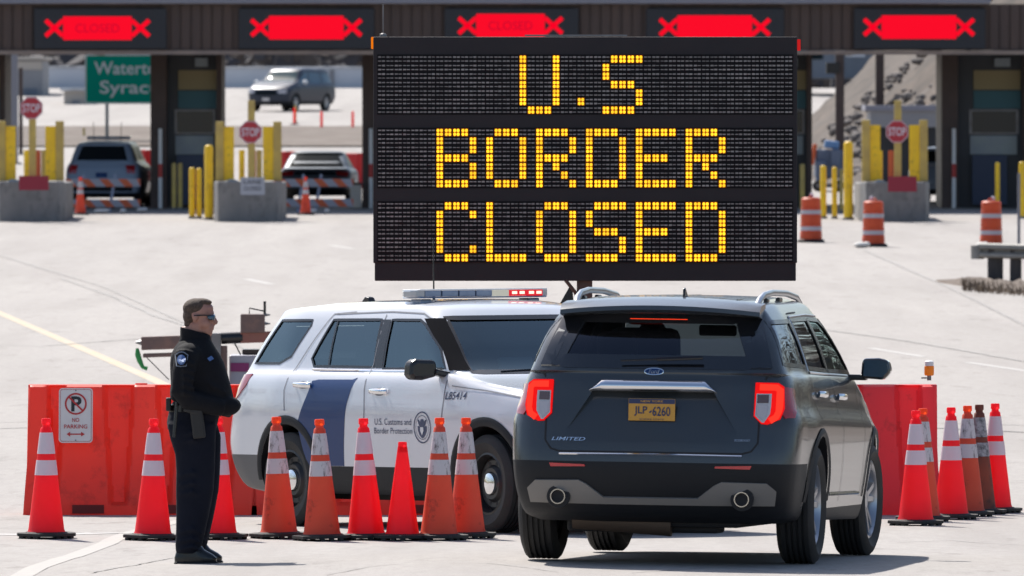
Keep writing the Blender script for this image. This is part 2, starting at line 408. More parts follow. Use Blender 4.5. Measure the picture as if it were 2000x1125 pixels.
# pale wall / parapet band along the far road and the buildings at the left
M['concrete_blue'] = pm('pale blue grey concrete', (.50,.52,.58), .8, var=(.60,.62,.66), scale=.25, stretch=(1,1,.3))
M['render_grey'] = pm('grey cladding', (.22,.22,.24), .7, var=(.28,.28,.29), scale=.4)
M['cream'] = pm('cream panel', (.45,.40,.35), .7)
M['slat'] = pm('grey sheet cladding', (.10,.12,.15), .6, var=(.16,.19,.24), scale=.6, stretch=(1,1,.05))
M['snow'] = pm('old snow', (.62,.63,.65), .8, var=(.42,.42,.43), scale=2, bump=.6, bscale=5)
def wallrun(label, px0, px1, yt, yb, s, mat, depth=.4, name='parapet_wall', cat='wall'):
    a = P(px0, yb, s); b_ = P(px1, yt, s); t = thing(name, label, cat, (0,0,0))
    mb = MB().box(((a.x+b_.x)/2, a.y+depth/2, (a.z+b_.z)/2), (abs(b_.x-a.x), depth, b_.z-a.z)); mb.build('wall', mat, t, bevel=.03)
    n_ = max(2, int((b_.x-a.x)/2.6)); mp = MB()
    for i in range(n_+1): mp.box((a.x+(b_.x-a.x)*i/n_, a.y-.06, (a.z+b_.z)/2-.02), (.22, .12, b_.z-a.z-.1))
    mp.build('pilaster', 'render_grey', t)
    MB().box(((a.x+b_.x)/2, a.y+depth/2, b_.z+.05), (abs(b_.x-a.x)+.1, depth+.16, .1)).build('coping', 'snow', t, bevel=.03)
    return t
wallrun('long pale blue grey parapet wall beyond the far road behind the minivan', 425, 760, 134, 186, 40, 'concrete_blue')
wallrun('pale grey wall section left of the green road sign', 78, 300, 133, 190, 40, 'concrete_blue')
def block(px0, px1, yt, yb, s, depth, label, mat, roofmat='snow', wins=(), name='building', cat='building'):
    a = P(px0, yb, s); b_ = P(px1, yt, s); t = thing(name, label, cat, ((a.x+b_.x)/2, a.y+depth/2, a.z-.3))
    w_, h_ = b_.x-a.x, b_.z-a.z+.3
    MB().box((0,0,h_/2), (w_, depth, h_)).build('wall', mat, t, bevel=.02)
    MB().box((0,0,h_+.07), (w_+.3, depth+.3, .14)).build('roof', roofmat, t, bevel=.02)
    for (u, v, ww, hh, m2) in wins:
        f = MB().box((-w_/2+u*w_, -depth/2-.02, v*h_), (ww*w_, .05, hh*h_)).build('window', m2, t)
    return t
block(30, 84, 117, 215, 44, 6, 'small grey booth building with cream fascia at far left', 'render_grey', 'cream', [(.55,.35,.5,.3,'slat'), (.5,.9,.95,.14,'cream')])
block(125, 172, 178, 215, 46, 3, 'low beige shed with white snow covered roof left of the green sign', 'cream', 'snow', [(.5,.45,.3,.4,'render_grey')])
block(1555, 1860, 60, 140, 44, 6, 'long blue grey clad building behind the slope on the right', 'slat', 'render_grey', [(.12,.55,.1,.3,'glass_mid'), (.38,.6,.12,.3,'concrete_blue'), (.62,.55,.12,.3,'concrete_blue')])
def pole(px, yt, s, w_, label, mat, name='post', cat='post', extra=None):
    g = G(px, s); t = P(px, yt, s); r = thing(name, label, cat, g); h = t.z-g.z
    MB().box((0,0,h/2), (w_, w_, h)).build('shaft', mat, r, bevel=w_*.12)
    MB().box((0,0,.02), (w_*1.9, w_*1.9, .04)).build('base_plate', 'grey_metal', r)
    if extra:
        for (dx, yy, ww, hh) in extra:
            c = P(px+dx, yy, s); MB().box((c.x-g.x, -.1, c.z-g.z), (ww/s, .25, hh/s)).build('box', 'satin_black', r, bevel=.02)
    return r
M['brown_post'] = pm('dark brown painted steel', (.050,.032,.028), .6, var=(.072,.045,.038), scale=2)
M['post_grey'] = pm('grey painted post', (.20,.20,.23), .6)
pole(1640, 98, 66, .26, 'dark brown post with a black box near its top, left of the slope', 'brown_post', extra=[(-14, 133, 26, 22)])
pole(1718, 98, 64, .26, 'dark brown post in the middle of the right bay before the slope', 'brown_post')
pole(1798, 98, 63, .26, 'dark brown post nearest the right booth before the slope', 'brown_post')
pole(28, 98, 62, .22, 'pale grey post at the far left behind the stop sign', 'post_grey')
pole(41, 132, 60, .12, 'thin dark post beside the pale grey post at far left', 'brown_post')
# chevron cones etc. on the far verge
def marker(px, yb, s, label):
    g = G(px, s); t = thing('delineator', label, 'delineator', g, group='pink markers along the far verge')
    MB().lathe([(.0,.04),(.16,.04),(.16,0),(0,0)], 12).build('base', 'rubber', t)
    MB().lathe([(.05,.04),(.045,.55),(.03,.62),(0,.63)], 10).build('post', 'cone_new', t, smooth=True)

# ------------------------------------------------------------------ cones
M['cone_new'] = pm('bright fluorescent cone plastic', (1.0,.028,.05), .45, transl=.5, var=(.92,.025,.035), scale=3)
M['cone_old'] = pm('faded orange cone plastic', (.82,.12,.055), .6, transl=.34, var=(.68,.09,.045), scale=3, dirt=(.22,.05,.03), dscale=7, dlo=.55, dhi=.75)
M['cone_dirty'] = pm('grimy cone plastic', (.30,.06,.03), .75, transl=.1, var=(.16,.045,.03), scale=4, dirt=(.06,.035,.03), dscale=7, dlo=.5, dhi=.66)
M['cone_cap'] = pm('orange cone cap', (1.0,.10,.01), .4, transl=.35)
M['band_new'] = pm('clean reflective band', (.72,.66,.72), .35, transl=.15)
M['band_old'] = pm('scratched reflective band', (.62,.58,.60), .5, dirt=(.12,.10,.10), dscale=22, dlo=.52, dhi=.66, stretch=(1,1,.4), transl=.1)
M['band_dirty'] = pm('grimy reflective band', (.42,.40,.42), .6, dirt=(.06,.055,.06), dscale=14, dlo=.42, dhi=.62, transl=.05)
CN = {'new': ('cone_new','band_new','cone_new'), 'old': ('cone_old','band_old','cone_cap'), 'dirty': ('cone_dirty','band_dirty','cone_dirty')}
def cone_r(z, H): return .138*(1-(z-.045)/(H-.045)) + .034*((z-.045)/(H-.045))
def cone(px, s, label, kind, H=.905, bands=True, rz=None, tilt=0, group='traffic cones around the patrol car', base=.20):
    a, b_, c_ = CN[kind]; g = G(px, s)
    t = thing('traffic_cone', label, 'traffic cone', g, rz if rz is not None else random.uniform(.2,1.3), group)
    t.rotation_euler[0] = tilt*.5; t.rotation_euler[1] = tilt
    pr = [(.150,.040),(.142,.052)] + [(cone_r(z, H), z) for z in (.07, .3, .5, .7, H-.075)] + [(.036,H-.068),(.030,H-.06),(.030,H-.045)]
    if H < .85: pr = [(r*.9, z) for r, z in pr]
    MB().lathe(pr, 32).build('cone_body', a, t, smooth=True, ang=50)
    k = .9 if H < .85 else 1
    MB().lathe([(.030*k,H-.046),(.037*k,H-.042),(.037*k,H-.008),(.033*k,H),(.012,H)], 20).build('tip', c_, t, smooth=True, ang=40)
    if bands:
        for z0, z1 in ((H-.265, H-.105), (H-.425, H-.312)):
            MB().lathe([(cone_r(z0, H)+.0022, z0),(cone_r((z0+z1)/2, H)+.0026, (z0+z1)/2),(cone_r(z1, H)+.0022, z1)], 32).build('reflective_band', b_, t, smooth=True)
    mb = MB(); q = base
    oct_ = [(q,-q*.55),(q,q*.55),(q*.55,q),(-q*.55,q),(-q,q*.55),(-q,-q*.55),(-q*.55,-q),(q*.55,-q)]
    mb.prism(oct_, .018, .042, 'xy')
    for i in range(-2, 3):
        for sx, sy in ((i*.075, q-.02), (i*.075, -q+.02), (q-.02, i*.075), (-q+.02, i*.075)):
            if abs(i) == 2 and True: continue
            mb.box((sx, sy, .009), (.035, .035, .018))
    mb.lathe([(.165,.04),(.155,.05),(.14,.05)], 24)
    mb.build('base', 'rubber', t, bevel=.004)
    return t
CL = [(90,260,'new','leftmost bright red orange cone, standing before the no parking sign'), (298,261,'new','bright red orange cone just left of the officer'),
      (426,260.5,'new','bright red orange cone half hidden behind the officer'), (545,260,'old','faded orange cone in front of the patrol car rear wheel'),
      (629,261.5,'old','faded orange cone before the navy stripe of the patrol car'), (715,261,'new','tall bright cone with clean white bands before the front door lettering'),
      (786,261.5,'small','short plain bright cone without white bands'), (857,261.5,'old','faded orange cone with scratched bands just left of the front wheel cone'),
      (912,260,'old','faded orange cone before the front wheel of the patrol car, next to the dark car')]
for px, s, k, lb in CL:
    if k == 'small': cone(px, s, lb, 'new', H=.735, bands=False)
    else: cone(px, s, lb, k, tilt=random.uniform(-.022,.022), H=.905+random.uniform(-.008,.012))
for px, s, k, lb in [(1789,248,'new','bright cone nearest the dark car in the right group, scuffed bands'), (1803,244,'old','cone with orange tip hidden behind the first cone of the right group'),
                  (1858,242,'new','bright clean cone in the middle of the right group'), (1890,239,'old','dull orange cone with grimy bands beside the middle bright cone'),
                  (1913,237,'dirty','dark brown grimy cone in the right group'), (1944,236,'new','rightmost bright cone of the right group')]:
    cone(px, s, lb, k, group='traffic cones at the right')

# ------------------------------------------------------------------ plastic barriers
M['barrier'] = pm('red orange barrier plastic', (.88,.095,.055), .5, transl=.40, var=(.74,.075,.05), scale=1.2, dirt=(.42,.05,.035), dscale=3, dlo=.55, dhi=.75)
M['barrier_pink'] = pm('sun faded barrier plastic', (.92,.085,.10), .5, transl=.46, var=(.80,.09,.10), scale=1.5, dirt=(.35,.06,.05), dscale=3, dlo=.55, dhi=.75)
def barrier(px0, s, L_, label, mat='barrier', group='water filled barriers behind the patrol car', sy=1, H=1.07, rz=0, zoff=0):
    g = G(px0, s); t = thing('plastic_barrier', label, 'barrier', g + Vector((0,0,zoff)), rz, group)
    N = 110; mb = MB(); prof = [(0,.30),(.08,.30),(.11,.298),(.24,.27),(.32,.24),(.40,.215),(.55,.193),(.7,.175),(.85,.162),(1.0,.15),(1.03,.14),(1.045,.11)]
    prof = [(z*H/1.045, y) for z, y in prof]
    rings = []
    for i in range(N+1):
        x = L_*i/N; u_ = x/L_
        def flute(z):                                                    # raised upright panels that widen towards the foot
            v = 0
            for c_, w0 in ((.045,.04),(.25,.085),(.52,.05),(.74,.075),(.965,.035)):
                v = max(v, min(1, max(0, (w0+.035*(1-z/H)+.012-abs(u_-c_))/.02)))
            return .075*(1-v)
        ed = -.0
        ring = []
        fe = (1-2*x/L_)**9
        for z, y in prof:
            k = flute(z)*(1 if .10 < z < .99*H else .1)
            ring.append((x-.035*fe*max(0, 1-z/.5), -(y-k), z))
        for z, y in prof[::-1]:
            k = flute(z)*(1 if .10 < z < .99*H else .1)
            ring.append((x-.035*fe*max(0, 1-z/.5), (y-k), z))
        rings.append(ring)
    mb.loft(rings); mb.build('body', mat, t, smooth=True, ang=28)
    for u in (.27, .68):
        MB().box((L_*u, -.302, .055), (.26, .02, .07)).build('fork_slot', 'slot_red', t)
    MB().tube([(L_-.02,0,.1),(L_-.02,0,H*1.0)], .022, 8).build('joining_pin', 'grey_metal', t)
    MB().lathe([(.05,H-.01),(.05,H+.012),(0,H+.014)], 14, c=(L_*.5,0,0)).build('filler_cap', mat, t)
    return t
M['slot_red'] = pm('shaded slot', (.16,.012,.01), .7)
x = 56; names = ['leftmost red orange plastic barrier carrying the no parking sign', 'second plastic barrier from the left, mostly behind the patrol car', 'third plastic barrier from the left, hidden behind both cars', 'rightmost faded red plastic barrier with an amber lamp on top']
for k, lb in enumerate(names):
    barrier(56+k*444.5, 237, 1.855, lb, 'barrier' if k < 3 else 'barrier_pink')
# amber warning lamp on the right barrier
g = P(1815, 743, 237); t = thing('warning_lamp', 'small amber warning lamp with clear top on the right barrier', 'lamp', g+Vector((0,0,0)))
MB().tube([(0,0,0),(0,0,.045)], .018, 10).box((-.03,0,.02), (.07,.03,.012)).build('bracket', 'grey_metal', t)
M['amber'] = pm('amber lens', (.9,.36,.03), .2, transl=.4)
MB().lathe([(.034,.04),(.04,.05),(.04,.115),(.034,.12)], 16).build('lens', 'amber', t, smooth=True, ang=40)
MB().lathe([(.036,.12),(.036,.155),(.02,.165),(0,.166)], 16).build('cap', 'white_vinyl', t, smooth=True, ang=40)
# no parking sign on the left barrier
SW, SH = 66/237, 107/237
g = P(147, 812, 238)
t = thing('no_parking_sign', 'white no parking sign with red lettering strapped to the left barrier', 'sign', (g.x, 84.10, g.z)); t.rotation_euler = (R(-7), 0, R(0))
M['sign_white'] = pm('white sign sheet', (.66,.63,.62), .4, var=(.60,.57,.57), scale=8)
M['sign_red'] = pm('sign red', (.45,.02,.02), .4); M['sign_black'] = pm('sign black', (.015,.015,.018), .4)
def rrect(w, h, r, n=6):
    pts = []
    for cx, cy, a0 in ((w/2-r,h/2-r,0),(-w/2+r,h/2-r,90),(-w/2+r,-h/2+r,180),(w/2-r,-h/2+r,270)):
        pts += [(cx+r*math.cos(R(a0+90*i/n)), cy+r*math.sin(R(a0+90*i/n))) for i in range(n+1)]
    return pts
MB().prism(rrect(SW,SH,.03), -.002, .002, 'xz').build('plate', 'sign_white', t)
def frame2d(o, i, y, name, mat, parent):
    n = len(o); mb = MB().add([(p[0], y, p[1]) for p in o]+[(p[0], y, p[1]) for p in i], [(k, (k+1) % n, n+(k+1) % n, n+k) for k in range(n)]); return mb.build(name, mat, parent)
frame2d(rrect(SW-.02,SH-.02,.022), rrect(SW-.027,SH-.027,.02), -.004, 'border', 'sign_red', t)
circ = lambda r, cx=0, cy=0, n=40: [(cx+r*math.cos(2*math.pi*i/n), cy+r*math.sin(2*math.pi*i/n)) for i in range(n)]
text_on('letter', 'P', (.005,-.004,.095), .085, .125, 'sign_black', t, t=.001, bold=.03)
frame2d(circ(.09,0,.095), circ(.076,0,.095), -.0065, 'prohibition_ring', 'sign_red', t)
d = .083*math.sin(R(45)); MB().add([(-d-.005,-.0072,.095+d-.005),(-d+.005,-.0072,.095+d+.005),(d+.005,-.0072,.095-d+.005),(d-.005,-.0072,.095-d-.005)], [(0,1,2,3)]).build('prohibition_bar', 'sign_red', t)
text_on('lettering', 'NO', (0,-.004,-.038), .058, .034, 'sign_red', t, bold=.01)
text_on('lettering', 'PARKING', (0,-.004,-.092), .19, .034, 'sign_red', t, bold=.008)
MB().prism([(-.075,-.155),(-.045,-.135),(-.045,-.150),(.045,-.150),(.045,-.135),(.075,-.155),(.045,-.175),(.045,-.160),(-.045,-.160),(-.045,-.175)], -.006, -.004, 'xz').build('arrow', 'sign_red', t)
for zz in (.205, -.205): MB().lathe([(.006,0),(.006,.003),(0,.003)], 8, axis='y', c=(0,-.006,zz)).build('bolt', 'grey_metal', t)

# ------------------------------------------------------------------ message sign on its trailer
M['sign_case'] = pm('matt black sign case', (.014,.012,.016), .6, var=(.020,.016,.019), scale=2, spec=.3)
M['sign_panel'] = pm('black matrix panel', (.005,.0045,.006), .8, spec=.2)
M['led_off'] = pm('unlit pixel grey', (.13,.12,.12), .35, var=(.30,.28,.275), scale=2.6, dirt=(.26,.25,.25), dscale=9, dlo=.6, dhi=.7, stretch=(1,1,3))  # uneven grey stands for background light showing through the unlit pixels
M['led_on'] = em('lit yellow pixel', (1.0,.56,.022), 1.0); _n = M['led_on'].node_tree; _t = _n.nodes.new('ShaderNodeTexNoise'); _t.inputs['Scale'].default_value = 9; _c = _n.nodes.new('ShaderNodeTexCoord')
_r = _n.nodes.new('ShaderNodeMapRange'); _r.inputs[1].default_value = .3; _r.inputs[2].default_value = .7; _r.inputs[3].default_value = .72; _r.inputs[4].default_value = 1.25
_n.links.new(_c.outputs['Object'], _t.inputs['Vector']); _n.links.new(_t.outputs['Fac'], _r.inputs[0]); _n.links.new(_r.outputs[0], _n.nodes['Principled BSDF'].inputs['Emission Strength'])
M['led_halo'] = em('amber pixel glow', (1.0,.20,.0), .22)  # amber squares behind the dots paint the glow round each lit pixel
SS = 233.0; MS = thing('message_sign', 'large black portable message sign with yellow lit words on a trailer mast', 'message sign', G(1142, SS))
mo = MS.location
def ms(px, py, dy=0): p = P(px, py, SS); return (p.x-mo.x, dy, p.z-mo.z)
a, b_ = ms(729, 72), ms(1557, 514); cxs, czs = (a[0]+b_[0])/2, (a[2]+b_[2])/2
MB().box((cxs, .10, czs), (b_[0]-a[0], .2, a[2]-b_[2])).build('case', 'sign_case', MS, bevel=.008)
c0, c1 = ms(731, 508), ms(1554, 549)
MB().box((cxs+.001, .09, (c0[2]+c1[2])/2), (c1[0]-c0[0], .155, c0[2]-c1[2]-.002)).build('lower_panel', 'sign_case', MS, bevel=.006)
GL = {'U':['1...1']*6+['.111.'], 'S':['.1111','1....','1....','.111.','....1','....1','1111.'], 'B':['1111.','1...1','1...1','1111.','1...1','1...1','1111.'],
      'O':['.111.']+['1...1']*5+['.111.'], 'R':['1111.','1...1','1...1','1111.','1.1..'.replace('1.1..','1.1..'),'1..1.','1...1'], 'D':['1111.']+['1...1']*5+['1111.'],
      'E':['11111','1....','1....','1111.','1....','1....','11111'], 'C':['.111.','1...1','1....','1....','1....','1...1','.111.'], 'L':['1....']*6+['11111']}
rows = [[115.4+16.6*i for i in range(7)], [258.5+16.7*i for i in range(7)], [402+16.9*i for i in range(7)]]
words = [[('U',17),('.',24),('S',27)], [('B',7),('O',13),('R',19),('D',25),('E',31),('R',37)], [('C',7),('L',13),('O',19),('S',25),('E',31),('D',37)]]
for li in range(3):
    lit = {}
    for wi, (ch, c) in enumerate(words[li]):
        if ch == '.': lit[c, 5] = wi; continue
        for r_, rowtxt in enumerate(GL[ch]):
            for q, v in enumerate(rowtxt):
                if v == '1': lit[c+q, r_] = wi
    y0, y1 = rows[li][0]-9, rows[li][6]+9
    pa, pb = ms(737, y0), ms(1549, y1)
    MB().box(((pa[0]+pb[0])/2, -.003, (pa[2]+pb[2])/2), (pb[0]-pa[0], .008, pa[2]-pb[2])).build('matrix_panel', 'sign_panel', MS)
    let = [MB() for _ in words[li]]; off = MB()
    for c in range(50):
        for r_ in range(7):
            q = ms(745.4+16.22*c, rows[li][r_]); k = (c, r_) in lit
            for dx in (-1, 1):
                for dz in (-1, 1):
                    if k:
                        X, Z = q[0]+dx*3.35/SS, q[2]+dz*3.7/SS
                        let[lit[c, r_]].add([(X+2.95/SS*math.cos(t_), -.0135, Z+3.35/SS*math.sin(t_)) for t_ in [i*math.pi/4 for i in range(8)]], [tuple(range(8))])
                        let[lit[c, r_]].box((X, -.0095, Z), (6.8/SS, .005, 7.6/SS), mi=1)
                    else:
                        X, Z = q[0]+dx*3.7/SS, q[2]+dz*3.9/SS
                        h = random.uniform(.45, 1.0)
                        off.box((X, -.009, Z), (6.0/SS, .004, 3.3/SS*h))
    for mb in let: mb.build('lit_letter', ['led_on', 'led_halo'], MS)
    off.build('unlit_pixel_grid', 'led_off', MS)
M['amber_lamp'] = em('amber marker lamp', (1,.22,.0), .5); M['red_lamp'] = em('red marker lamp', (1,.02,.02), .3)
q = ms(728, 84); MB().box((q[0], .05, q[2]), (.028, .07, .10)).build('marker_lamp', 'amber_lamp', MS, bevel=.006)
q = ms(1560, 88); MB().box((q[0], .05, q[2]), (.03, .07, .095)).build('marker_lamp', 'red_lamp', MS, bevel=.006)['label'] = 'red marker lamp at the upper right corner'
q = ms(748, 71); mb = MB().lathe([(.03,0),(.028,.02),(0,.03)], 12, c=(q[0], .1, q[2])).tube([(q[0],.1,q[2]),(q[0],.1,q[2]+.27)], .005, 6); mb.build('antenna', 'grey_metal', MS)
q0, q1 = ms(1190, 70), ms(1060, 70); MB().box(((q0[0]+q1[0])/2, .1, q0[2]+.004), (q0[0]-q1[0]+.3, .12, .012)).build('top_rail', 'grey_metal', MS)
m0 = ms(1142, 552)
M['rust_brown'] = pm('brown painted steel', (.09,.045,.032), .55, var=(.06,.034,.028), scale=3)
MB().box((m0[0], .14, m0[2]/2+.35), (.13, .13, m0[2]-.65)).build('mast', 'rust_brown', MS, bevel=.01)
MB().tube([(m0[0]-.16,.02,m0[2]+.02),(m0[0]-.08,.05,m0[2]-.08),(m0[0]-.03,.1,m0[2]-.2)], .016, 8).build('brace', 'rust_brown', MS, smooth=True)
MB().prism([(m0[0]-.22,m0[2]-.20),(m0[0]-.13,m0[2]-.04),(m0[0]-.10,m0[2]-.07),(m0[0]-.09,m0[2]-.20)], .1, .16, 'xz').build('winch_cover', 'satin_black', MS)
MB().box((0,.2,.45), (1.1,2.6,.12)).box((0,1.1,.62), (.9,.6,.25)).box((0,-.6,.62), (.9,.6,.25)).build('trailer_frame', 'rust_brown', MS, bevel=.01)
MB().tube([(0,1.4,.5),(0,3.0,.42)], .05, 8).build('drawbar', 'rust_brown', MS)
for sx in (-1, 1):
    w_ = MB().lathe([(.0,-.09),(.2,-.09),(.31,-.08),(.33,-.03),(.33,.03),(.31,.08),(.2,.09),(0,.09)], 24, axis='y', c=(0,0,0)).build('wheel', 'rubber', MS, smooth=True)
    w_.location = (sx*.68, .2, .33); w_.rotation_euler = (0,0,R(90))

# ------------------------------------------------------------------ brown trailer with boom behind the left barrier
BT = thing('boom_trailer', 'brown trailer with a horizontal boom and junction box between officer and patrol car', 'trailer', G(400, 185))
def bt(px, py, dy=0): p = P(px, py, 185); return (p.x-BT.location.x, dy, p.z-BT.location.z)
M['pink_brown'] = pm('weathered brown steel', (.17,.10,.085), .6, var=(.12,.08,.075), scale=5, dirt=(.24,.13,.10), dscale=4)
M['red_brown'] = pm('red oxide steel', (.30,.10,.075), .6, var=(.2,.09,.07), scale=6)
def btbox(name, x0, y0, x1, y1, dep, mat, dy=0, bevel=.008, tilt=0):
    a, b = bt(x0, y0), bt(x1, y1)
    return MB().box(((a[0]+b[0])/2, dy, (a[2]+b[2])/2), (abs(b[0]-a[0]), dep, abs(a[2]-b[2])), rot=(0,tilt,0)).build(name, mat, BT, bevel=bevel)
btbox('boom', 276, 655, 430, 681, .16, 'pink_brown', tilt=R(-2)); btbox('lower_rail', 279, 688, 425, 696, .08, 'pink_brown', tilt=R(-2))
btbox('mast_sleeve', 414, 650, 432, 745, .12, 'grey_metal', dy=-.1); btbox('mast_sleeve', 426, 675, 444, 760, .12, 'pink_brown', dy=-.05)
a = bt(432, 661); b = bt(474, 659); MB().tube([(a[0],-.02,a[2]),(b[0],-.02,b[2])], .062, 14).build('winch_drum', 'satin_black', BT, smooth=True, ang=40)
btbox('boom', 470, 648, 540, 669, .14, 'red_brown', tilt=R(-2)); btbox('junction_box', 470, 613, 517, 650, .2, 'pink_brown', bevel=.012)
for yy in (615, 632):
    a = bt(515, yy); MB().tube([(a[0],0,a[2]),(a[0]+.07,0,a[2])], [.02,.006], 8).build('latch', 'grey_metal', BT)
a = bt(270, 669); MB().tube([(a[0]-.03,0,a[2]),(a[0]+.04,0,a[2])], [.01,.03], 8).build('end_pin', 'grey_metal', BT)
a = bt(487, 613); MB().tube([(a[0],0,a[2]),(a[0],0,a[2]+.06),(a[0]+.15,0,a[2]+.03)], .008, 6).build('hose', 'satin_black', BT)
a = bt(517, 605); MB().tube([(a[0],.0,a[2]-.05),(a[0],0,a[2]+.09)], .014, 8).build('aerial', 'satin_black', BT)
a, b = bt(458, 670), bt(470, 693); MB().tube([(a[0],0,a[2]),(b[0],0,b[2])], .008, 6).build('cable', 'satin_black', BT)
a, b = bt(283, 695), bt(330, 742); MB().tube([(a[0],0,a[2]),(b[0],0,b[2])], .006, 6).build('cable', 'satin_black', BT)
M['grey_box'] = pm('pale grey box', (.34,.34,.40), .5); M['magenta'] = pm('magenta label', (.22,.015,.12), .5)
btbox('equipment_box', 447, 694, 530, 800, .5, 'grey_box', dy=.3, bevel=.02); btbox('label_panel', 450, 709, 486, 726, .01, 'magenta', dy=.04, bevel=0); btbox('lid_pad', 472, 683, 516, 693, .3, 'satin_black', dy=.3)
btbox('frame', 330, 775, 530, 788, 1.0, 'pink_brown', dy=.4)
for px_ in (360, 500):
    a = bt(px_, 800); MB().lathe([(0,-.09),(.16,-.09),(.2,-.07),(.21,0),(.2,.07),(.16,.09),(0,.09)], 20, axis='y', c=(a[0], .3, a[2]-.0)).build('wheel', 'rubber', BT, smooth=True)
a = bt(270, 675); sm = pm('green strap', (.03,.25,.06), .7)
pts = [bt(268, 680), bt(269, 692), bt(273, 705), bt(279, 717), bt(288, 720)]
tag(MB().tube([(p[0]+BT.location.x, BT.location.y-.03, p[2]+BT.location.z) for p in pts], [.014,.03,.028,.02,.022], 8).build('strap', sm), 'loose green strap hanging from the end of the brown boom', 'strap')

# ------------------------------------------------------------------ canopy, booths, lane signs
M['canopy_brown'] = pm('dark brown ribbed fascia', (.062,.040,.035), .6, var=(.085,.052,.042), scale=1.5, stretch=(3,3,.15))
M['booth_dark'] = pm('dark blue grey booth wall', (.028,.034,.046), .5, var=(.035,.04,.05), scale=1)
M['roof_grey'] = pm('pale roof edge', (.22,.22,.26), .7); M['trim_tan'] = pm('tan trim', (.30,.23,.19), .7, var=(.22,.17,.15), scale=2)
M['sign_navy'] = pm('dark sign panel', (.012,.014,.022), .5)
M['panel_red'] = em('glowing red sign', (1.0,.0,.018), .56); M['panel_red_dim'] = em('dim red letters', (.7,.0,.03), .45)
M['poster_tan'] = pm('tan poster', (.30,.24,.12), .6); M['poster_teal'] = pm('teal poster', (.04,.13,.16), .6); M['blue_box'] = pm('dark blue cabinet', (.02,.035,.08), .5)
M['pale_panel'] = pm('pale counter panel', (.26,.30,.34), .6, var=(.32,.36,.36), scale=2)
CS = 76.0; cy = FPX/CS; zt, zb = P(0, 8, CS).z, P(0, 98, CS).z
can = thing('canopy', 'long dark brown canopy over the inspection lanes', 'canopy', (0, cy, 0))
MB().box((0, 6.2, (zt+zb)/2), (44, 11.6, zt-zb-.3)).build('roof_body', 'canopy_brown', can)
mb = MB()
for k in range(150): mb.box((-20+k*.27, .36+.0*k, (zt+zb)/2), (.20, .05, zt-zb))
mb.box((0,.42,(zt+zb)/2), (44,.08,zt-zb)); mb.build('fascia', 'canopy_brown', can)
MB().box((-3.2, .5, zt+.16), (31, 1.0, .3)).build('roof_edge', 'roof_grey', can, bevel=.03)
MB().box((0, .46, zb-.06), (44, .5, .10)).build('soffit_trim', 'trim_tan', can)
mb = MB()
for k in range(22): mb.box((-21+k*2, 6.2, zb+.05), (.15, 11, .25))
mb.build('rafter', 'canopy_brown', can)
LB = ['leftmost lane sign with faint letters', 'second lane sign from the left, above the sedan lane', 'middle lane sign behind the message sign, with faint letters', 'fourth lane sign, at the message sign right end', 'rightmost lane sign']
for k, (x0, x1) in enumerate([(66,325),(466,731),(868,1130),(1262,1532),(1668,1925)]):
    cx = {0:190,1:598,2:997,3:1396,4:1795}[k]; rw, ry = (110,55) if k < 1 else ((146,54) if k in (1,) else ((134,50) if k == 2 else (146,53)))
    if k == 0: rw = 134
    p = P((x0+x1)/2, 56, CS); t = thing('lane_sign', 'glowing red ' + LB[k], 'lane sign', (p.x, cy+.24, p.z), group='closed lane signs on the canopy')
    MB().box((0,0,0), ((x1-x0)/CS, .18, 80/CS)).build('panel', 'sign_navy', t, bevel=.02)
    lx = (cx-(x0+x1)/2)/CS; lz = (56-ry)/CS-.0
    MB().box((lx, -.10, lz), (rw/CS, .02, 46/CS)).build('lit_box', 'panel_red', t, bevel=.02)
    if k in (0, 2): text_on('lettering', 'CLOSED', (lx,-.112,lz), 86/CS, 17/CS, 'panel_red_dim', t)
    for sg in (-1, 1):
        c = lx+sg*(rw/2+17)/CS; mb = MB()
        for an in (R(42), R(-42)): mb.box((c, -.10, lz), (46/CS, .02, 8.5/CS), rot=(0,an,0))
        mb.build('lit_cross', 'panel_red', t)
BL = ['booth left of the sedan lane, with tan and teal posters', 'booth hidden behind the left edge of the message sign', 'booth hidden behind the middle of the message sign', 'booth showing at the right edge of the message sign', 'rightmost booth beside the grey vehicle']
def booth(px0, px1, label, s=75.0, open_=.25):
    a = G(px0, s); b = G(px1, s); w_ = b.x-a.x; h = zb-.05-a.z
    t = thing('inspection_booth', label, 'booth', (a.x, a.y+.6, a.z-.02), group='booths under the canopy')
    cw = 32/s
    MB().box((cw/2,1.5,h/2), (cw,3.6,h)).build('pier', 'brown_post', t, bevel=.02)
    MB().box((cw-.0+(w_-cw-.14)/2,2.0,h/2), (w_-cw-.14,3.2,h)).build('booth_wall', 'booth_dark', t)
    MB().box((w_-.07,1.6,h/2), (.14,3.4,h)).build('corner_post', 'brown_post', t, bevel=.015)
    yf = .40-.03
    def zz(py): return HC-(py-YH)/s - t.location.z
    def pl(name, u0, u1, y0, y1, mat, d=.05): MB().box((w_*(u0+u1)/2, yf-d/2+.02, (zz(y0)+zz(y1))/2), (w_*(u1-u0), d, zz(y0)-zz(y1))).build(name, mat, t)
    pl('poster', .38, .92, 137, 175, 'poster_tan'); pl('poster', .38, .92, 177, 212, 'poster_teal')
    pl('wall_lamp', .62, .80, 113, 130, 'pale_panel', .2); pl('counter_panel', .34, .88, 265, 302, 'pale_panel'); pl('cabinet', .36, .76, 303, 400, 'blue_box', .3)
    pl('window_frame', .33, .90, 214, 262, 'grey_metal', .04); pl('window', .36, .87, 217, 259, 'satin_black', .06); pl('small_sign', .55, .72, 236, 246, 'roof_grey')
    MB().box((w_*.14,-.35,1.05), (.10,.12,2.1)).build('gate_arm', 'white_vinyl', t, bevel=.02)
    MB().box((w_*.14,-.42,1.0), (.105,.02,.35)).build('gate_stripe', 'sign_red', t)
    return t
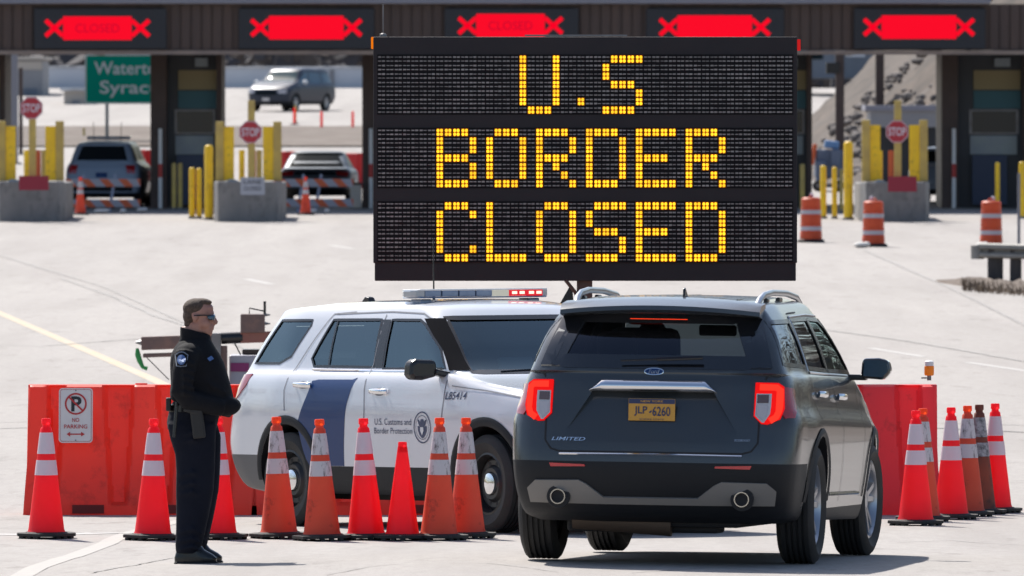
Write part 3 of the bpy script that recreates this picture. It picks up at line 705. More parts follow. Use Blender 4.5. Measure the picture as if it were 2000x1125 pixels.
for (a, b), lb in zip([(293,432),(707,829),(1085,1225),(1449,1587),(1840,2010)], BL): booth(a, b, lb)
booth(-120, 8, 'booth at the left edge of the picture, only its corner showing')
# pier notice at right booth is part of the pier's look

# ------------------------------------------------------------------ lane islands, stop signs, bollards
M['conc'] = pm('grey concrete', (.19,.19,.19), .85, var=(.25,.24,.235), scale=2.5, dirt=(.12,.12,.12), dscale=3, stretch=(1,1,.5), bump=.3)
M['stripe_orange'] = pm('orange stripe', (.55,.10,.03), .5)
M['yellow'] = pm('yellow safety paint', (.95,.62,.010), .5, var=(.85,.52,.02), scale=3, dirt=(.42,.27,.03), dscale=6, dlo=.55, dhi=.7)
M['yellow_pale'] = pm('pale and shaded yellow paint', (.60,.43,.10), .6, var=(.42,.30,.10), scale=3)  # pale post yellow; its darker tone also paints the shade on the shaded bollards
def island(px0, px1, s, yt, yb, label, ypl, right_only=False):
    a = G(px0, s); b = G(px1, s); w_ = b.x-a.x; c = G((px0+px1)/2, s); h = (yb-yt)/s
    t = thing('lane_island', label, 'lane island', c, group='concrete lane islands with yellow guards')
    MB().prism([(-w_/2,-.2),(w_/2-.0,-.2),(w_/2-.12,-.75),(-w_/2+.12,-.75)][::-1]+[], -.02, h, 'xy').build('nose_block', 'conc', t, bevel=.03)
    MB().box((0,2.4,h/2*.96), (w_-.05,5.2,h*.96)).build('concrete_base', 'conc', t, bevel=.03)
    def z(py): return h+(yt-py)/s
    zt_ = z(ypl)
    pw = 36/s; xs = 0
    for sg in (-1, 1):
        if right_only and sg < 0 and False: continue
        x = sg*(w_/2-pw/2-.04)
        MB().box((x-sg*.06,-.02,(h+zt_)/2+.0), (pw-.12,.03,zt_-h-.03)).build('guard_plate', 'yellow', t)
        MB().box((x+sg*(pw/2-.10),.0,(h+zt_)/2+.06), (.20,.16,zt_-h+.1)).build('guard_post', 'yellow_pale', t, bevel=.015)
    MB().tube([(-w_/2+.25,-.72,h*.92),(-w_/2+.42,-.5,h+.0),(-w_/2+.55,-.3,h-.02)], .06, 8).build('edge_guard', 'pale_panel', t, smooth=True)
    for xx, m_ in ((-.25,'yellow'),(.18,'yellow_pale'),(.03,'stripe_orange')):
        MB().tube([(xx,3.2,h),(xx,3.2,h+.75)], .07, 8).build('pay_post', m_, t, smooth=True)
    return t
islands = [(-8,128,80,355,433,'leftmost concrete island with tall yellow guard plates and a red plaque',246), (418,553,80,356,434,'concrete island between the two parked patrol vehicles, with white plaque',248),
           (1680,1815,80,352,429,'right concrete island with yellow guard plates and red plaque',240)]
for a in islands: island(*a)
def octo(r): return [(r*math.cos(R(22.5+45*i)), r*math.sin(R(22.5+45*i))) for i in range(8)]
def stop_sign(px, py, s, ytop, ybot, label, plaque=None):
    g = G(px, s); t = thing('stop_sign', label, 'stop sign', (g.x, g.y-.35, g.z), group='stop signs on the lane islands')
    z = lambda y_: HC-(y_-YH)/s-g.z
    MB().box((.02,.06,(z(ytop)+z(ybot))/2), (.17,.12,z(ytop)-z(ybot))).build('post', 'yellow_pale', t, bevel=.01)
    pt_ = MB().prism(octo(23.5/s), -.03, -.01, 'xz').build('plate', 'sign_red_br', t); pt_.location.z = z(py)
    n = octo(23.0/s); i_ = octo(21.6/s)
    o = frame2d(n, i_, -.034, 'border', 'band_new', t); o.location.z = z(py)
    text_on('lettering', 'STOP', (0,-.033,z(py)), 34/s, 17/s, 'band_new', t, bold=.02)
    if plaque:
        x, y0, y1, w_, m_ = plaque; p = MB().box((x/s,-.42,(z(y0)+z(y1))/2), (w_/s,.03,z(y0)-z(y1))).build('plaque', m_, t)
        if m_ == 'sign_white2':
            for k, tx in enumerate(('LANE', 'CLOSED')): text_on('lettering', tx, (x/s,-.438,z(y0)-(.11+.16*k)), 34/s, 7.5/s, 'sign_black', t)
M['sign_red_br'] = pm('stop sign red', (.42,.02,.035), .35); M['sign_white2'] = pm('white plaque', (.36,.37,.42), .5); M['sign_red_br2'] = pm('crimson plaque', (.27,.008,.03), .4)
stop_sign(63, 211, 80.5, 190, 352, 'leftmost stop sign on a yellow post above a crimson plaque', (6, 343, 371, 58, 'sign_red_br2'))
stop_sign(490, 258, 80.5, 196, 352, 'stop sign on a yellow post above a white plaque, left of the message sign', (5, 346, 380, 47, 'sign_white2'))
stop_sign(1751, 257, 80.5, 196, 352, 'stop sign on a yellow post right of the message sign, above a crimson plaque', (9, 344, 374, 56, 'sign_red_br2'))
def bollard(px, s, ytop, w_, label, mat='yellow'):
    g = G(px, s); h = HC-(ytop-YH)/s-g.z; r = w_/2/s
    t = thing('bollard', label, 'bollard', g, group='yellow bollards between the lanes')
    MB().lathe([(r,0),(r,h-r*.6),(r*.8,h-r*.2),(r*.4,h),(0,h)], 16).build('post', mat, t, smooth=True, ang=50)
    MB().lathe([(r*1.3,0),(r*1.3,.05),(r,.06)], 16).build('collar', 'conc', t)
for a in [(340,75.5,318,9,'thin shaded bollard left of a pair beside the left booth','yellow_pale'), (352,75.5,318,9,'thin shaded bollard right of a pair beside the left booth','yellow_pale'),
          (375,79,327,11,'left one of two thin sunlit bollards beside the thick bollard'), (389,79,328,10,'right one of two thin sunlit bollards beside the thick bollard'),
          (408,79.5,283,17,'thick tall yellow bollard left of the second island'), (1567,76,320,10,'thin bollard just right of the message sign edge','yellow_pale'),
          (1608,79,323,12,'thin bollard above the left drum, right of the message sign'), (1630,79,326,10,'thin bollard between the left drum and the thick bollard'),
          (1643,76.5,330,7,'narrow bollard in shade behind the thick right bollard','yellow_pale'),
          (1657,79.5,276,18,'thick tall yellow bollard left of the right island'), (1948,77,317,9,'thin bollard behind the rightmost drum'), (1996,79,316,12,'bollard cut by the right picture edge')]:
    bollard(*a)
# ------------------------------------------------------------------ drums
M['drum'] = pm('orange drum plastic', (.68,.10,.03), .5, transl=.2, var=(.60,.08,.03), scale=3, dirt=(.35,.06,.03), dscale=5, dlo=.6, dhi=.75); M['drum_band'] = pm('drum band', (.50,.47,.52), .4, var=(.42,.40,.44), scale=5)
def drum(px, s, label, tilt=0):
    g = G(px, s); t = thing('traffic_drum', label, 'traffic drum', g, random.random()*3, 'orange drums'); t.rotation_euler[0] = tilt
    MB().lathe([(.30,0),(.30,.05),(.25,.07),(0,.07)], 24).build('base', 'rubber', t, smooth=True, ang=40)
    rr = [.245,.235,.228,.222,.215]; zz = [.05,.24,.42,.60,.78]
    pr = []
    for i in range(5): pr += [(rr[i]-.006, zz[i]), (rr[i], zz[i]+.012), (rr[i]-.003, zz[i]+.168)]
    pr += [(.205,.955),(.17,.985),(.06,.99),(.0,.99)]
    MB().lathe(pr, 32).build('drum_body', 'drum', t, smooth=True, ang=30)
    for i in (1, 3): MB().lathe([(rr[i]+.003, zz[i]+.02),(rr[i]+.001, zz[i]+.11)], 32).build('reflective_band', 'drum_band', t, smooth=True)
    MB().tube([(-.08,0,.98),(-.07,0,1.03),(.07,0,1.03),(.08,0,.98)], .018, 8).build('handle', 'drum', t, smooth=True)
    MB().lathe([(.045,1.0),(.05,1.03),(.03,1.08),(0,1.09)], 12, c=(.06,0,0)).build('lamp', 'band_new', t, smooth=True)
drum(1584, 89, 'leftmost orange and white drum, at the lower right edge of the message sign'); drum(1706, 91, 'middle orange drum standing before the right concrete island'); drum(1936, 91, 'rightmost orange drum, above the guard rail end')
def sandbag(px, py, s, w_, label):
    g = G(px, s); t = MB(); t.ell((0,0,.05), (w_/2,.14,.065), 12, 8).ell((w_*.3,.02,.06), (w_*.22,.12,.06), 10, 6)
    o = t.build('sandbag', 'bag', smooth=True); o.location = (g.x, g.y, g.z+.01); tag(o, label, 'sandbag')
M['bag'] = pm('white sandbag', (.60,.58,.55), .8, bump=.6, bscale=20)
sandbag(1683, 0, 91.5, .36, 'white sandbag at the foot of the middle drum'); sandbag(1918, 0, 91.5, .26, 'white sandbag at the foot of the rightmost drum')
# ------------------------------------------------------------------ guard rail and post at right
M['galv'] = pm('weathered galvanised rail', (.24,.23,.21), .7, .1, var=(.33,.315,.29), scale=4)
M['timber'] = pm('weathered timber post', (.065,.06,.062), .9, var=(.10,.09,.085), scale=6, stretch=(4,4,.6))
gr = thing('guard_rail', 'weathered guard rail on dark timber posts in brown soil at the right edge', 'guard rail', G(1925, 110))
zb_ = 0; W_ = [(0,.52),(.03,.55),(.03,.60),(-.03,.64),(-.03,.66),(.03,.70),(.03,.76),(0,.79)]
mb = MB(); rings = []
for i in range(24):
    x = -.12+i*.18; y = x*-.7
    rings.append([(x, y-(p[0]*2.0)-.12, p[1]-.05-x*.02) for p in W_] + [(x, y-(p[0]*2.0)-.11, p[1]-.05-x*.02) for p in W_[::-1]])
mb.loft(rings).build('rail', 'galv', gr, smooth=True, ang=30)
MB().lathe([(.12,.50),(.12,.74)], 14, c=(-.14,.06,-.05)).build('end_terminal', 'galv', gr, smooth=True)
for x in (.17, .52, .95, 1.35): MB().box((x, -.7*x+.05, .28), (.20 if x > .2 else .27, .2, .78)).build('post', 'timber', gr, bevel=.01)
g = G(1990, 97); t = thing('sign_post', 'thin grey steel post seen from behind at the right edge', 'post', g)
MB().box((0,0,.85), (.06,.04,1.75)).build('shaft', 'post_grey', t); MB().box((0,.03,.05), (.14,.14,.1)).build('socket', 'grey_metal', t)
# ------------------------------------------------------------------ green road sign
M['green'] = pm('green road sign', (.0,.20,.135), .8, spec=.1); M['post_steel'] = pm('steel sign post', (.16,.19,.19), .5)
s = 57; g = G(240, s); t = thing('road_sign', 'green road sign with white city names left of the left booth, partly hidden by it', 'road sign', g)
def zg(y_): return HC-(y_-YH)/s-g.z
x0 = (166-240)/s; w_ = 3.9; zc = (zg(106)+zg(203))/2; hh = zg(106)-zg(203)
o = MB().prism(rrect(w_, hh, .12), -.03, .0, 'xz').build('panel', 'green', t); o.location = (x0+w_/2, 0, zc)
o = frame2d(rrect(w_-.03, hh-.03, .11), rrect(w_-.09, hh-.09, .09), -.035, 'border', 'sign_white', t); o.location = (x0+w_/2, 0, zc)
M['letter_white'] = pm('white reflective letter', (.42,.43,.42), .4)
text_on('lettering', 'Watertown', ((184-240)/s, -.03, zg(133)), 163/s, 25/s, 'letter_white', t, align='LEFT', bold=.015)
text_on('lettering', 'Syracuse', ((195-240)/s, -.03, zg(174)), 156/s, 33/s, 'letter_white', t, align='LEFT', bold=.015)
for dx in ((209-240)/s, (209-240)/s+2.2): MB().box((dx, .05, zg(203)/2+.3), (.11, .08, zg(203)+.6)).build('post', 'post_steel', t)
# ------------------------------------------------------------------ striped barricades, far plastic barriers
M['stripe_orange'] = pm('orange stripe', (.55,.10,.03), .5); M['rail_white'] = pm('white barricade board', (.30,.31,.36), .5); M['leg_grey'] = pm('pale barricade leg', (.22,.26,.36), .5)
def barricade(px0, px1, s, yt, yl, label, legs=(.2,.62)):
    a = G(px0, s); w_ = (px1-px0)/s; t = thing('barricade', label, 'barricade', a, group='striped barricades in front of the parked vehicles')
    z = lambda y_: HC-(y_-YH)/s-a.z
    for yy in (yt, yl):
        MB().box((w_/2,0,z(yy)), (w_,.03,.20)).build('board', 'rail_white', t)
        mb = MB(); k = -.1
        while k < w_-.05:
            q = [(max(0,min(w_,k)), z(yy)+.098), (max(0,min(w_,k+.22)), z(yy)+.098), (max(0,min(w_,k+.40)), z(yy)-.098), (max(0,min(w_,k+.18)), z(yy)-.098)]
            mb.add([(p[0], -.018, p[1]) for p in q], [(0,1,2,3)]); k += .48
        mb.build('stripe', 'stripe_orange', t)
    for u in legs:
        MB().box((w_*u,.05,z(yt)/2+.05), (.07,.05,z(yt)+.35), rot=(0,R(9),0)).build('leg', 'leg_grey', t)
        MB().box((w_*u-.05,0,.03), (.07,.9,.06)).build('foot', 'leg_grey', t)
barricade(128, 274, 76.5, 357, 397, 'barricade with orange stripes before the left patrol vehicle'); barricade(546, 690, 76.5, 357, 396, 'barricade with orange stripes before the silver blue sedan', legs=(.28,.52))
sandbag(198, 0, 77, .40, 'white sandbag on the left barricade foot, leftmost'); sandbag(240, 0, 77, .16, 'small white sandbag in the middle of the left barricade'); sandbag(277, 0, 76.5, .28, 'white sandbag at the right end of the left barricade')
sandbag(611, 0, 77, .2, 'white sandbag left under the sedan barricade'); sandbag(638, 0, 77, .14, 'small white sandbag right under the sedan barricade')
cone(157, 77.5, 'orange cone standing behind the left striped barricade', 'old', H=.95, group='orange cones behind the barricades', bands=True)
cone(597, 77.5, 'orange cone standing behind the sedan barricade', 'old', H=.95, group='orange cones behind the barricades', bands=True)
M['barrier_far'] = pm('far red barrier plastic', (.70,.05,.04), .5, transl=.2, var=(.6,.05,.05), scale=1)  # plain red plastic for the barriers behind the parked vehicles
for k, (px0, s, L_, H_, lb) in enumerate([(246,70,1.0,1.25,'tall red plastic barrier right of the left patrol vehicle'), (535,68,1.0,1.05,'red plastic barrier left of the sedan, mostly hidden'), (655,68,1.9,1.0,'red plastic barrier right of the sedan reaching behind the message sign')]):
    barrier(px0, s, L_, lb, 'barrier_far', 'red barriers behind the parked vehicles', H=H_)
def crate(px, s, w_, h, label):
    g = G(px, s); t = thing('waste_bin', label, 'bin', g); MB().box((0,0,h/2), (w_,w_,h)).build('bin_body', 'cream', t, bevel=.04); MB().box((0,0,h+.02), (w_+.05,w_+.05,.06)).build('lid', 'brown_post', t, bevel=.02)
crate(695, 75, .30, .62, 'small beige bin with dark lid beside the sedan')
for px, s, lb in [(575,53,'leftmost pink marker on the far verge, below the minivan'), (628,54,'second pink marker on the far verge'), (689,54,'third pink marker on the far verge, nearest the message sign')]: marker(px, 0, s, lb)
for px, yt, s, lb in [(577,205,52,'thin yellow pole below the minivan'), (164,250,56,'thin tan pole left of the green sign post')]:
    g = G(px, s); t = thing('marker_pole', lb, 'pole', g); h = HC-(yt-YH)/s-g.z; MB().tube([(0,0,0),(0,0,h)], .04, 8).build('shaft', 'yellow_pale', t); MB().box((0,0,.02), (.15,.15,.04)).build('foot', 'rubber', t)
# blue covered equipment cart & workers' gear seen behind the right bollards
M['tarp'] = pm('blue grey tarpaulin', (.07,.10,.16), .6, var=(.14,.17,.24), scale=2, bump=.6, bscale=5); M['tarp_lt'] = pm('light blue cover', (.12,.24,.45), .6)
g = G(1618, 69); t = thing('equipment_cart', 'blue grey covered equipment cart with orange edge behind the right bollards', 'cart', g)
mb = MB(); mb.box((.02,.5,.78), (.78,.9,.80), rot=(0,.04,0)).box((-.20,.1,.55), (.32,.3,.65)).box((.2,.0,.95), (.26,.2,.5)); mb.build('cover', 'tarp', t, bevel=.06)
MB().box((.10,.3,1.32), (.42,.5,.22), rot=(0,.1,0)).build('top_cover', 'tarp_lt', t, bevel=.05)
MB().box((-.42,.1,1.05), (.12,.3,.6), rot=(0,.15,0)).build('side_marker', 'stripe_orange', t, bevel=.03)
MB().box((0,.4,.16), (.7,1.2,.12)).build('deck', 'grey_metal', t)
for sx in (-.3, .3): MB().lathe([(0,-.05),(.14,-.05),(.16,0),(.14,.05),(0,.05)], 16, axis='y', c=(sx,0,.16)).build('wheel', 'rubber', t, smooth=True)

# ------------------------------------------------------------------ vehicles
def fx(spec, x):
    if not isinstance(spec, (list, tuple)): return spec
    if x <= spec[0][0]: return spec[0][1]
    for (a, za), (b, zb) in zip(spec, spec[1:]):
        if x <= b:
            t = (x-a)/(b-a); t = t*t*(3-2*t) if b-a < .6 else t
            return za+(zb-za)*t
    return spec[-1][1]
def ringpts(r, K=9, Ms=26):
    """r: z, hw, xf, xr, Lf, nf, Lr, nr -> half outline from the nose centre round to the tail centre"""
    pts = []; hf = fx(r['hw'], r['xf']-r['Lf']); hr = fx(r['hw'], r['xr']+r['Lr'])
    for i in range(K):
        th = math.pi/2*i/(K-1); e = 2/r['nf']
        x = r['xf']-r['Lf']*(1-math.cos(th)**e if i < K-1 else 1); y = hf*math.sin(th)**e
        pts.append((x, y))
    xa, xb = r['xf']-r['Lf'], r['xr']+r['Lr']
    for i in range(1, Ms):
        x = xa+(xb-xa)*i/Ms; pts.append((x, fx(r['hw'], x)))
    for i in range(K):
        th = math.pi/2*(1-i/(K-1)); e = 2/r['nr']
        x = r['xr']+r['Lr']*(1-math.cos(th)**e if i > 0 else 1); y = hr*math.sin(th)**e
        pts.append((x, y))
    return [(x, y, fx(r['z'], x)) for x, y in pts]
def pchip(vals, k):
    """monotone interpolation of a list of numbers at k sub-steps per interval"""
    n = len(vals); d = [b-a for a, b in zip(vals, vals[1:])]; m = [d[0]] + [0 if d[i-1]*d[i] <= 0 else 2*d[i-1]*d[i]/(d[i-1]+d[i]) for i in range(1, n-1)] + [d[-1]]
    out = []
    for i in range(n-1):
        for j in range(k):
            t = j/k; h00 = 2*t**3-3*t*t+1; h10 = t**3-2*t*t+t; h01 = -2*t**3+3*t*t; h11 = t**3-t*t
            out.append(h00*vals[i]+h10*m[i]+h01*vals[i+1]+h11*m[i+1])
    return out+[vals[-1]]
def body_mesh(rings, k=4):
    R_ = [ringpts(r) for r in rings]; H = len(R_[0]); cols = []
    for j in range(H):
        xs, ys_, zs = (pchip([r[j][a] for r in R_], k) for a in range(3)); cols.append(list(zip(xs, ys_, zs)))
    nr = len(cols[0]); V = []; idx = {}
    for i in range(nr):
        for j in range(H):
            x, y, z = cols[j][i]; y0 = 0 if j in (0, H-1) else y
            idx[i, j, 1] = len(V); V.append((x, y0, z))
            if j in (0, H-1): idx[i, j, -1] = idx[i, j, 1]
            else: idx[i, j, -1] = len(V); V.append((x, -y, z))
    F = []
    for i in range(nr-1):
        for j in range(H-1):
            F.append((idx[i,j,1], idx[i,j+1,1], idx[i+1,j+1,1], idx[i+1,j,1])); F.append((idx[i,j+1,-1], idx[i,j,-1], idx[i+1,j,-1], idx[i+1,j+1,-1]))
    for i, fl in ((0, 1), (nr-1, 0)):
        for j in range(H-1):
            q = [idx[i,j,1], idx[i,j+1,1], idx[i,j+1,-1], idx[i,j,-1]]; q2 = []
            [q2.append(a) for a in q if a not in q2]
            F.append(tuple(q2 if fl else q2[::-1]))
    return V, F
def inset(rings, d, dz, zbot):
    out = []
    for r in rings:
        q = dict(r); q['xf'] = r['xf']-d*1.2; q['xr'] = r['xr']+d; h = r['hw']
        q['hw'] = [(a, b-d) for a, b in h] if isinstance(h, (list, tuple)) else max(.02, h-d)
        z = r['z']; q['z'] = [(a, b-dz) for a, b in z] if isinstance(z, (list, tuple)) else z-dz
        out.append(q)
    b = dict(out[0]); b['z'] = zbot; return [b]+out
def mesh_obj(V, F, mats):
    me = bpy.data.meshes.new('m'); me.from_pydata(V, [], F)
    for m in mats: me.materials.append(M[m])
    bm = bmesh.new(); bm.from_mesh(me); bmesh.ops.remove_doubles(bm, verts=bm.verts, dist=1e-5); bmesh.ops.recalc_face_normals(bm, faces=bm.faces); bm.to_mesh(me); bm.free()
    o = bpy.data.objects.new('m', me); C.objects.link(o); return o
def boolean(o, cutters):
    for c in cutters:
        m = o.modifiers.new('b', 'BOOLEAN'); m.operation = 'DIFFERENCE'; m.object = c; m.solver = 'EXACT'
        if hasattr(m, 'material_mode'): m.material_mode = 'TRANSFER'
    bpy.context.view_layer.update()
    me = bpy.data.meshes.new_from_object(o.evaluated_get(bpy.context.evaluated_depsgraph_get()))
    for c in cutters: bpy.data.objects.remove(c)
    bpy.data.objects.remove(o); return me
class Car:
    def __init__(s, name, label, cat, matrix, rings, gh0, paint, wheels, wins, group=None, cavity=True, wr=.43, k=4):
        s.root = thing(name, label, cat, group=group); s.root.matrix_world = matrix; s.rings = rings; s.paint = paint
        V, F = body_mesh(rings, k); s.bvh = BVHTree.FromPolygons([Vector(v) for v in V], F)
        o = mesh_obj(V, F, [paint, 'black_plastic']); cut = []
        for x, rz_ in wheels:
            for sg in (-1, 1):
                mb = MB(); mb.lathe([(0,sg*.60),(wr,sg*.60),(wr,sg*1.3),(0,sg*1.3)], 40, axis='y', c=(x,0,rz_)); cut.append(mesh_obj(mb.v, mb.f, ['black_plastic']))
        if cavity:
            V2, F2 = body_mesh(inset(rings[gh0:], .05, .045, .72), 3); cut.append(mesh_obj(V2, F2, ['dark_interior']))
        for kind, poly in wins:
            if kind == 'side': mb = MB().prism(poly, -1.4, 1.4, 'xz')
            elif kind == 'rear': x0 = min(q['xr'] for q in rings[gh0:]); mb = MB().prism(poly, x0-.4, x0+.75, 'yz')
            else: x1 = rings[gh0]['xf']; mb = MB().prism(poly, x1-1.05, x1+.5, 'yz')
            cut.append(mesh_obj(mb.v, mb.f, ['seam']))
        s.me = boolean(o, cut)
    def split(s, planes, parts):
        """cut the shell along z planes; parts: (name, mat, predicate(centre, normal)), the rest is the body"""
        bm = bmesh.new(); bm.from_mesh(s.me)
        for co, no in planes:
            g_ = bm.verts[:]+bm.edges[:]+bm.faces[:]; bmesh.ops.bisect_plane(bm, geom=g_, plane_co=co, plane_no=no, dist=1e-5)
        full = bpy.data.meshes.new('full'); bm.to_mesh(full)
        done = set(); res = []
        fc = [(f.calc_center_median(), f.normal.copy(), f.material_index) for f in bm.faces]; bm.free()
        own = ['body']*len(fc)
        for nm, mat, pred in parts:
            for i, (c, n_, mi) in enumerate(fc):
                if own[i] == 'body' and mi == 0 and pred(c, n_): own[i] = nm
        for nm, mat in [('body', s.paint)]+[(p[0], p[1]) for p in parts]:
            b2 = bmesh.new(); b2.from_mesh(full); b2.faces.ensure_lookup_table()
            bmesh.ops.delete(b2, geom=[f for i, f in enumerate(b2.faces) if own[i] != nm], context='FACES')
            me = bpy.data.meshes.new(nm); b2.to_mesh(me); b2.free()
            for m in s.me.materials: me.materials.append(m)
            me.materials[0] = M[mat]
            if len(me.polygons): fin(me, nm, s.root, True, ang=38)
        bpy.data.meshes.remove(full)
    def proj(s, mode, a, b):
        if mode == 'R': o, d = Vector((a,-3,b)), Vector((0,1,0))
        elif mode == 'L': o, d = Vector((a,3,b)), Vector((0,-1,0))
        elif mode == 'rear': o, d = Vector((-5,a,b)), Vector((1,0,0))
        elif mode == 'front': o, d = Vector((5,a,b)), Vector((-1,0,0))
        else: o, d = Vector((a,b,4)), Vector((0,0,-1))
        h = s.bvh.ray_cast(o, d)
        if h[0] is None:
            q = Vector((a, -.9 if mode == 'R' else .9, b)) if mode in 'RL' else (Vector((-2.3 if mode == 'rear' else 2.3, a, b)) if mode != 'top' else Vector((a,b,1.6)))
            h = s.bvh.find_nearest(q)
        n_ = h[1]
        if n_.dot(d) > 0: n_ = -n_
        return h[0], n_
    def patch(s, name, poly, mode, mat, off=.004, thick=0, step=.07, parent=None, smooth=True, ang=60):
        bp = []
        for p, q in zip(poly, poly[1:]+poly[:1]):
            k = max(1, int(math.dist(p, q)/step)); bp += [(p[0]+(q[0]-p[0])*i/k, p[1]+(q[1]-p[1])*i/k) for i in range(k)]
        nb = len(bp); x0, x1 = min(p[0] for p in bp), max(p[0] for p in bp); y0, y1 = min(p[1] for p in bp), max(p[1] for p in bp)
        def inside(x, y):
            c = False
            for (xa, ya), (xb, yb) in zip(bp, bp[1:]+bp[:1]):
                if (ya > y) != (yb > y) and x < (xb-xa)*(y-ya)/(yb-ya)+xa: c = not c
            return c and min(math.dist((x,y), p) for p in bp) > step*.45
        ip = []; x = x0+step*.5
        while x < x1:
            y = y0+step*.5
            while y < y1:
                if inside(x, y): ip.append((x, y))
                y += step
            x += step
        vs, ed, fs, ov, oe, of = delaunay_2d_cdt([Vector(p) for p in bp+ip], [(i, (i+1) % nb) for i in range(nb)], [], 1, 1e-6)
        V = []; Nn = []
        for v in vs:
            h, n_ = s.proj(mode, v.x, v.y); V.append(h+n_*off); Nn.append(n_)
        F = [tuple(f) for f in fs]; mb = MB().add(V, F)
        if thick:
            inv = {o_[0] if o_ else -1: i for i, o_ in enumerate(ov)}
            bd = [inv.get(i) for i in range(nb)]; n0 = len(mb.v); mb.v += [tuple(V[i]-Nn[i]*thick) for i in bd]
            mb.f += [(bd[i], bd[(i+1) % nb], n0+(i+1) % nb, n0+i) for i in range(nb)]; mb.m += [0]*nb
        return mb.build(name, mat, parent or s.root, smooth=smooth, ang=ang if not thick else 45)
    def strip(s, name, pts, w_, mode, mat, off=.004, closed=False, step=.06, parent=None, raise_=0):
        P_ = [];
        pp = pts+([pts[0]] if closed else [])
        for p, q in zip(pp, pp[1:]):
            k = max(1, int(math.dist(p, q)/step)); P_ += [(p[0]+(q[0]-p[0])*i/k, p[1]+(q[1]-p[1])*i/k) for i in range(k)]
        if not closed: P_.append(pts[-1])
        n = len(P_); V = []
        for i in range(n):
            a, b = (P_[(i-1) % n], P_[(i+1) % n]) if closed else (P_[max(0, i-1)], P_[min(n-1, i+1)])
            t = Vector((b[0]-a[0], b[1]-a[1])); t.normalize(); nn = Vector((-t.y, t.x))
            for sg in (-1, 1):
                h, n_ = s.proj(mode, P_[i][0]+nn.x*sg*w_/2, P_[i][1]+nn.y*sg*w_/2); V.append(h+n_*off)
            if raise_:
                h, n_ = s.proj(mode, P_[i][0], P_[i][1]); V.append(h+n_*(off+raise_))
        m = n if closed else n-1
        if raise_: F = [f for i in range(m) for f in ((3*i, 3*i+2, 3*((i+1) % n)+2, 3*((i+1) % n)), (3*i+2, 3*i+1, 3*((i+1) % n)+1, 3*((i+1) % n)+2))]
        else: F = [(2*i, 2*i+1, 2*((i+1) % n)+1, 2*((i+1) % n)) for i in range(m)]
        return MB().add(V, F).build(name, mat, parent or s.root, smooth=True, ang=50)
    def text(s, name, txt, c, w_, h, mode, mat, off=.005, bold=0, parent=None, shear=0):
        vs, fs = text2d(txt, w_, h, 'CENTER', bold); fl = -1 if mode in ('L', 'rear') else 1
        V = []
        for a, b in vs:
            q, n_ = s.proj(mode, c[0]+(a+b*shear)*fl, c[1]+b); V.append(q+n_*off)
        return MB().add(V, fs).build(name, mat, parent or s.root)
    def wheel(s, x, side, z, R_, w_, style, rimR, steer=0):
        e = bpy.data.objects.new('wheel', None); C.objects.link(e); e.parent = s.root; e.location = (x, side*(.985-w_/2), z); e.rotation_euler = (0,0,steer)
        h = w_/2; pr = [(rimR,-h*.72),(rimR+.02,-h*.85),(R_-.06,-h),(R_-.018,-h*.86),(R_,-h*.72)]
        for g_ in (-.42, -.14, .14, .42): pr += [(R_,h*(g_-.07)),(R_-.012,h*(g_-.05)),(R_-.012,h*(g_+.05)),(R_,h*(g_+.07))]
        pr += [(R_,h*.72),(R_-.018,h*.86),(R_-.06,h),(rimR+.02,h*.85),(rimR,h*.72)]
        MB().lathe(pr, 56, axis='y', closed=True).build('tyre', 'rubber', e, smooth=True, ang=35)
        o = side; mb = MB(); A = lambda r, yy: (r, yy*o)
        mb.lathe([A(rimR+.006,h*.74),A(rimR-.012,h*.78),A(rimR-.022,h*.62),A(rimR-.03,h*.2),A(rimR-.05,-h*.6)], 48, axis='y')
        if style == 'alloy':
            for i in range(5):
                for da in (-.17, .17):
                    a = 2*math.pi*i/5+.2; a0, a1 = a+da*.9, a+da*1.25
                    p0 = Vector((math.cos(a0)*.045, h*.50*o, math.sin(a0)*.045)); p1 = Vector((math.cos(a1)*(rimR-.012), h*.66*o, math.sin(a1)*(rimR-.012)))
                    t = Vector((-math.sin(a), 0, math.cos(a)))
                    mb.add([p0-t*.020, p0+t*.020, p1+t*.017, p1-t*.017]+[q+Vector((0,-.045*o,0)) for q in (p0-t*.020, p0+t*.020, p1+t*.017, p1-t*.017)], [(0,1,2,3),(0,4,5,1),(1,5,6,2),(2,6,7,3),(3,7,4,0)])
            mb.lathe([A(.075,h*.42),A(.06,h*.58),A(.0,h*.6)], 20, axis='y')
            mb.build('rim', 'silver', e, smooth=True, ang=30)
        else:
            mb.lathe([A(rimR-.03,h*.2),A(rimR-.055,h*.32),A(rimR-.09,h*.30),A(.12,h*.52),A(.09,h*.50)], 40, axis='y')
            for i in range(5):
                a = 2*math.pi*i/5; 
            mb.build('rim', 'steel_black', e, smooth=True, ang=30)
            hl = MB()
            for i in range(10):
                a = 2*math.pi*i/10; c_ = (math.cos(a)*(rimR-.075), h*.315*o, math.sin(a)*(rimR-.075))
                hl.lathe([A(.018,.0),A(0,.001)], 10, axis='y', c=c_)
            hl.build('vent_hole', 'seam', e)
            MB().lathe([A(.085,h*.50),A(.08,h*.66),A(.05,h*.74),A(0,h*.76)], 24, axis='y').build('centre_cap', 'chrome', e, smooth=True, ang=50)
        MB().lathe([A(.17,h*-.1),A(.17,h*-.02),A(0,h*-.02)], 24, axis='y').build('brake_disc', 'grey_metal', e)
        MB().lathe([A(rimR-.04,-h*.3),A(0,-h*.3)], 24, axis='y').build('inner_hub', 'seam', e)
        return e
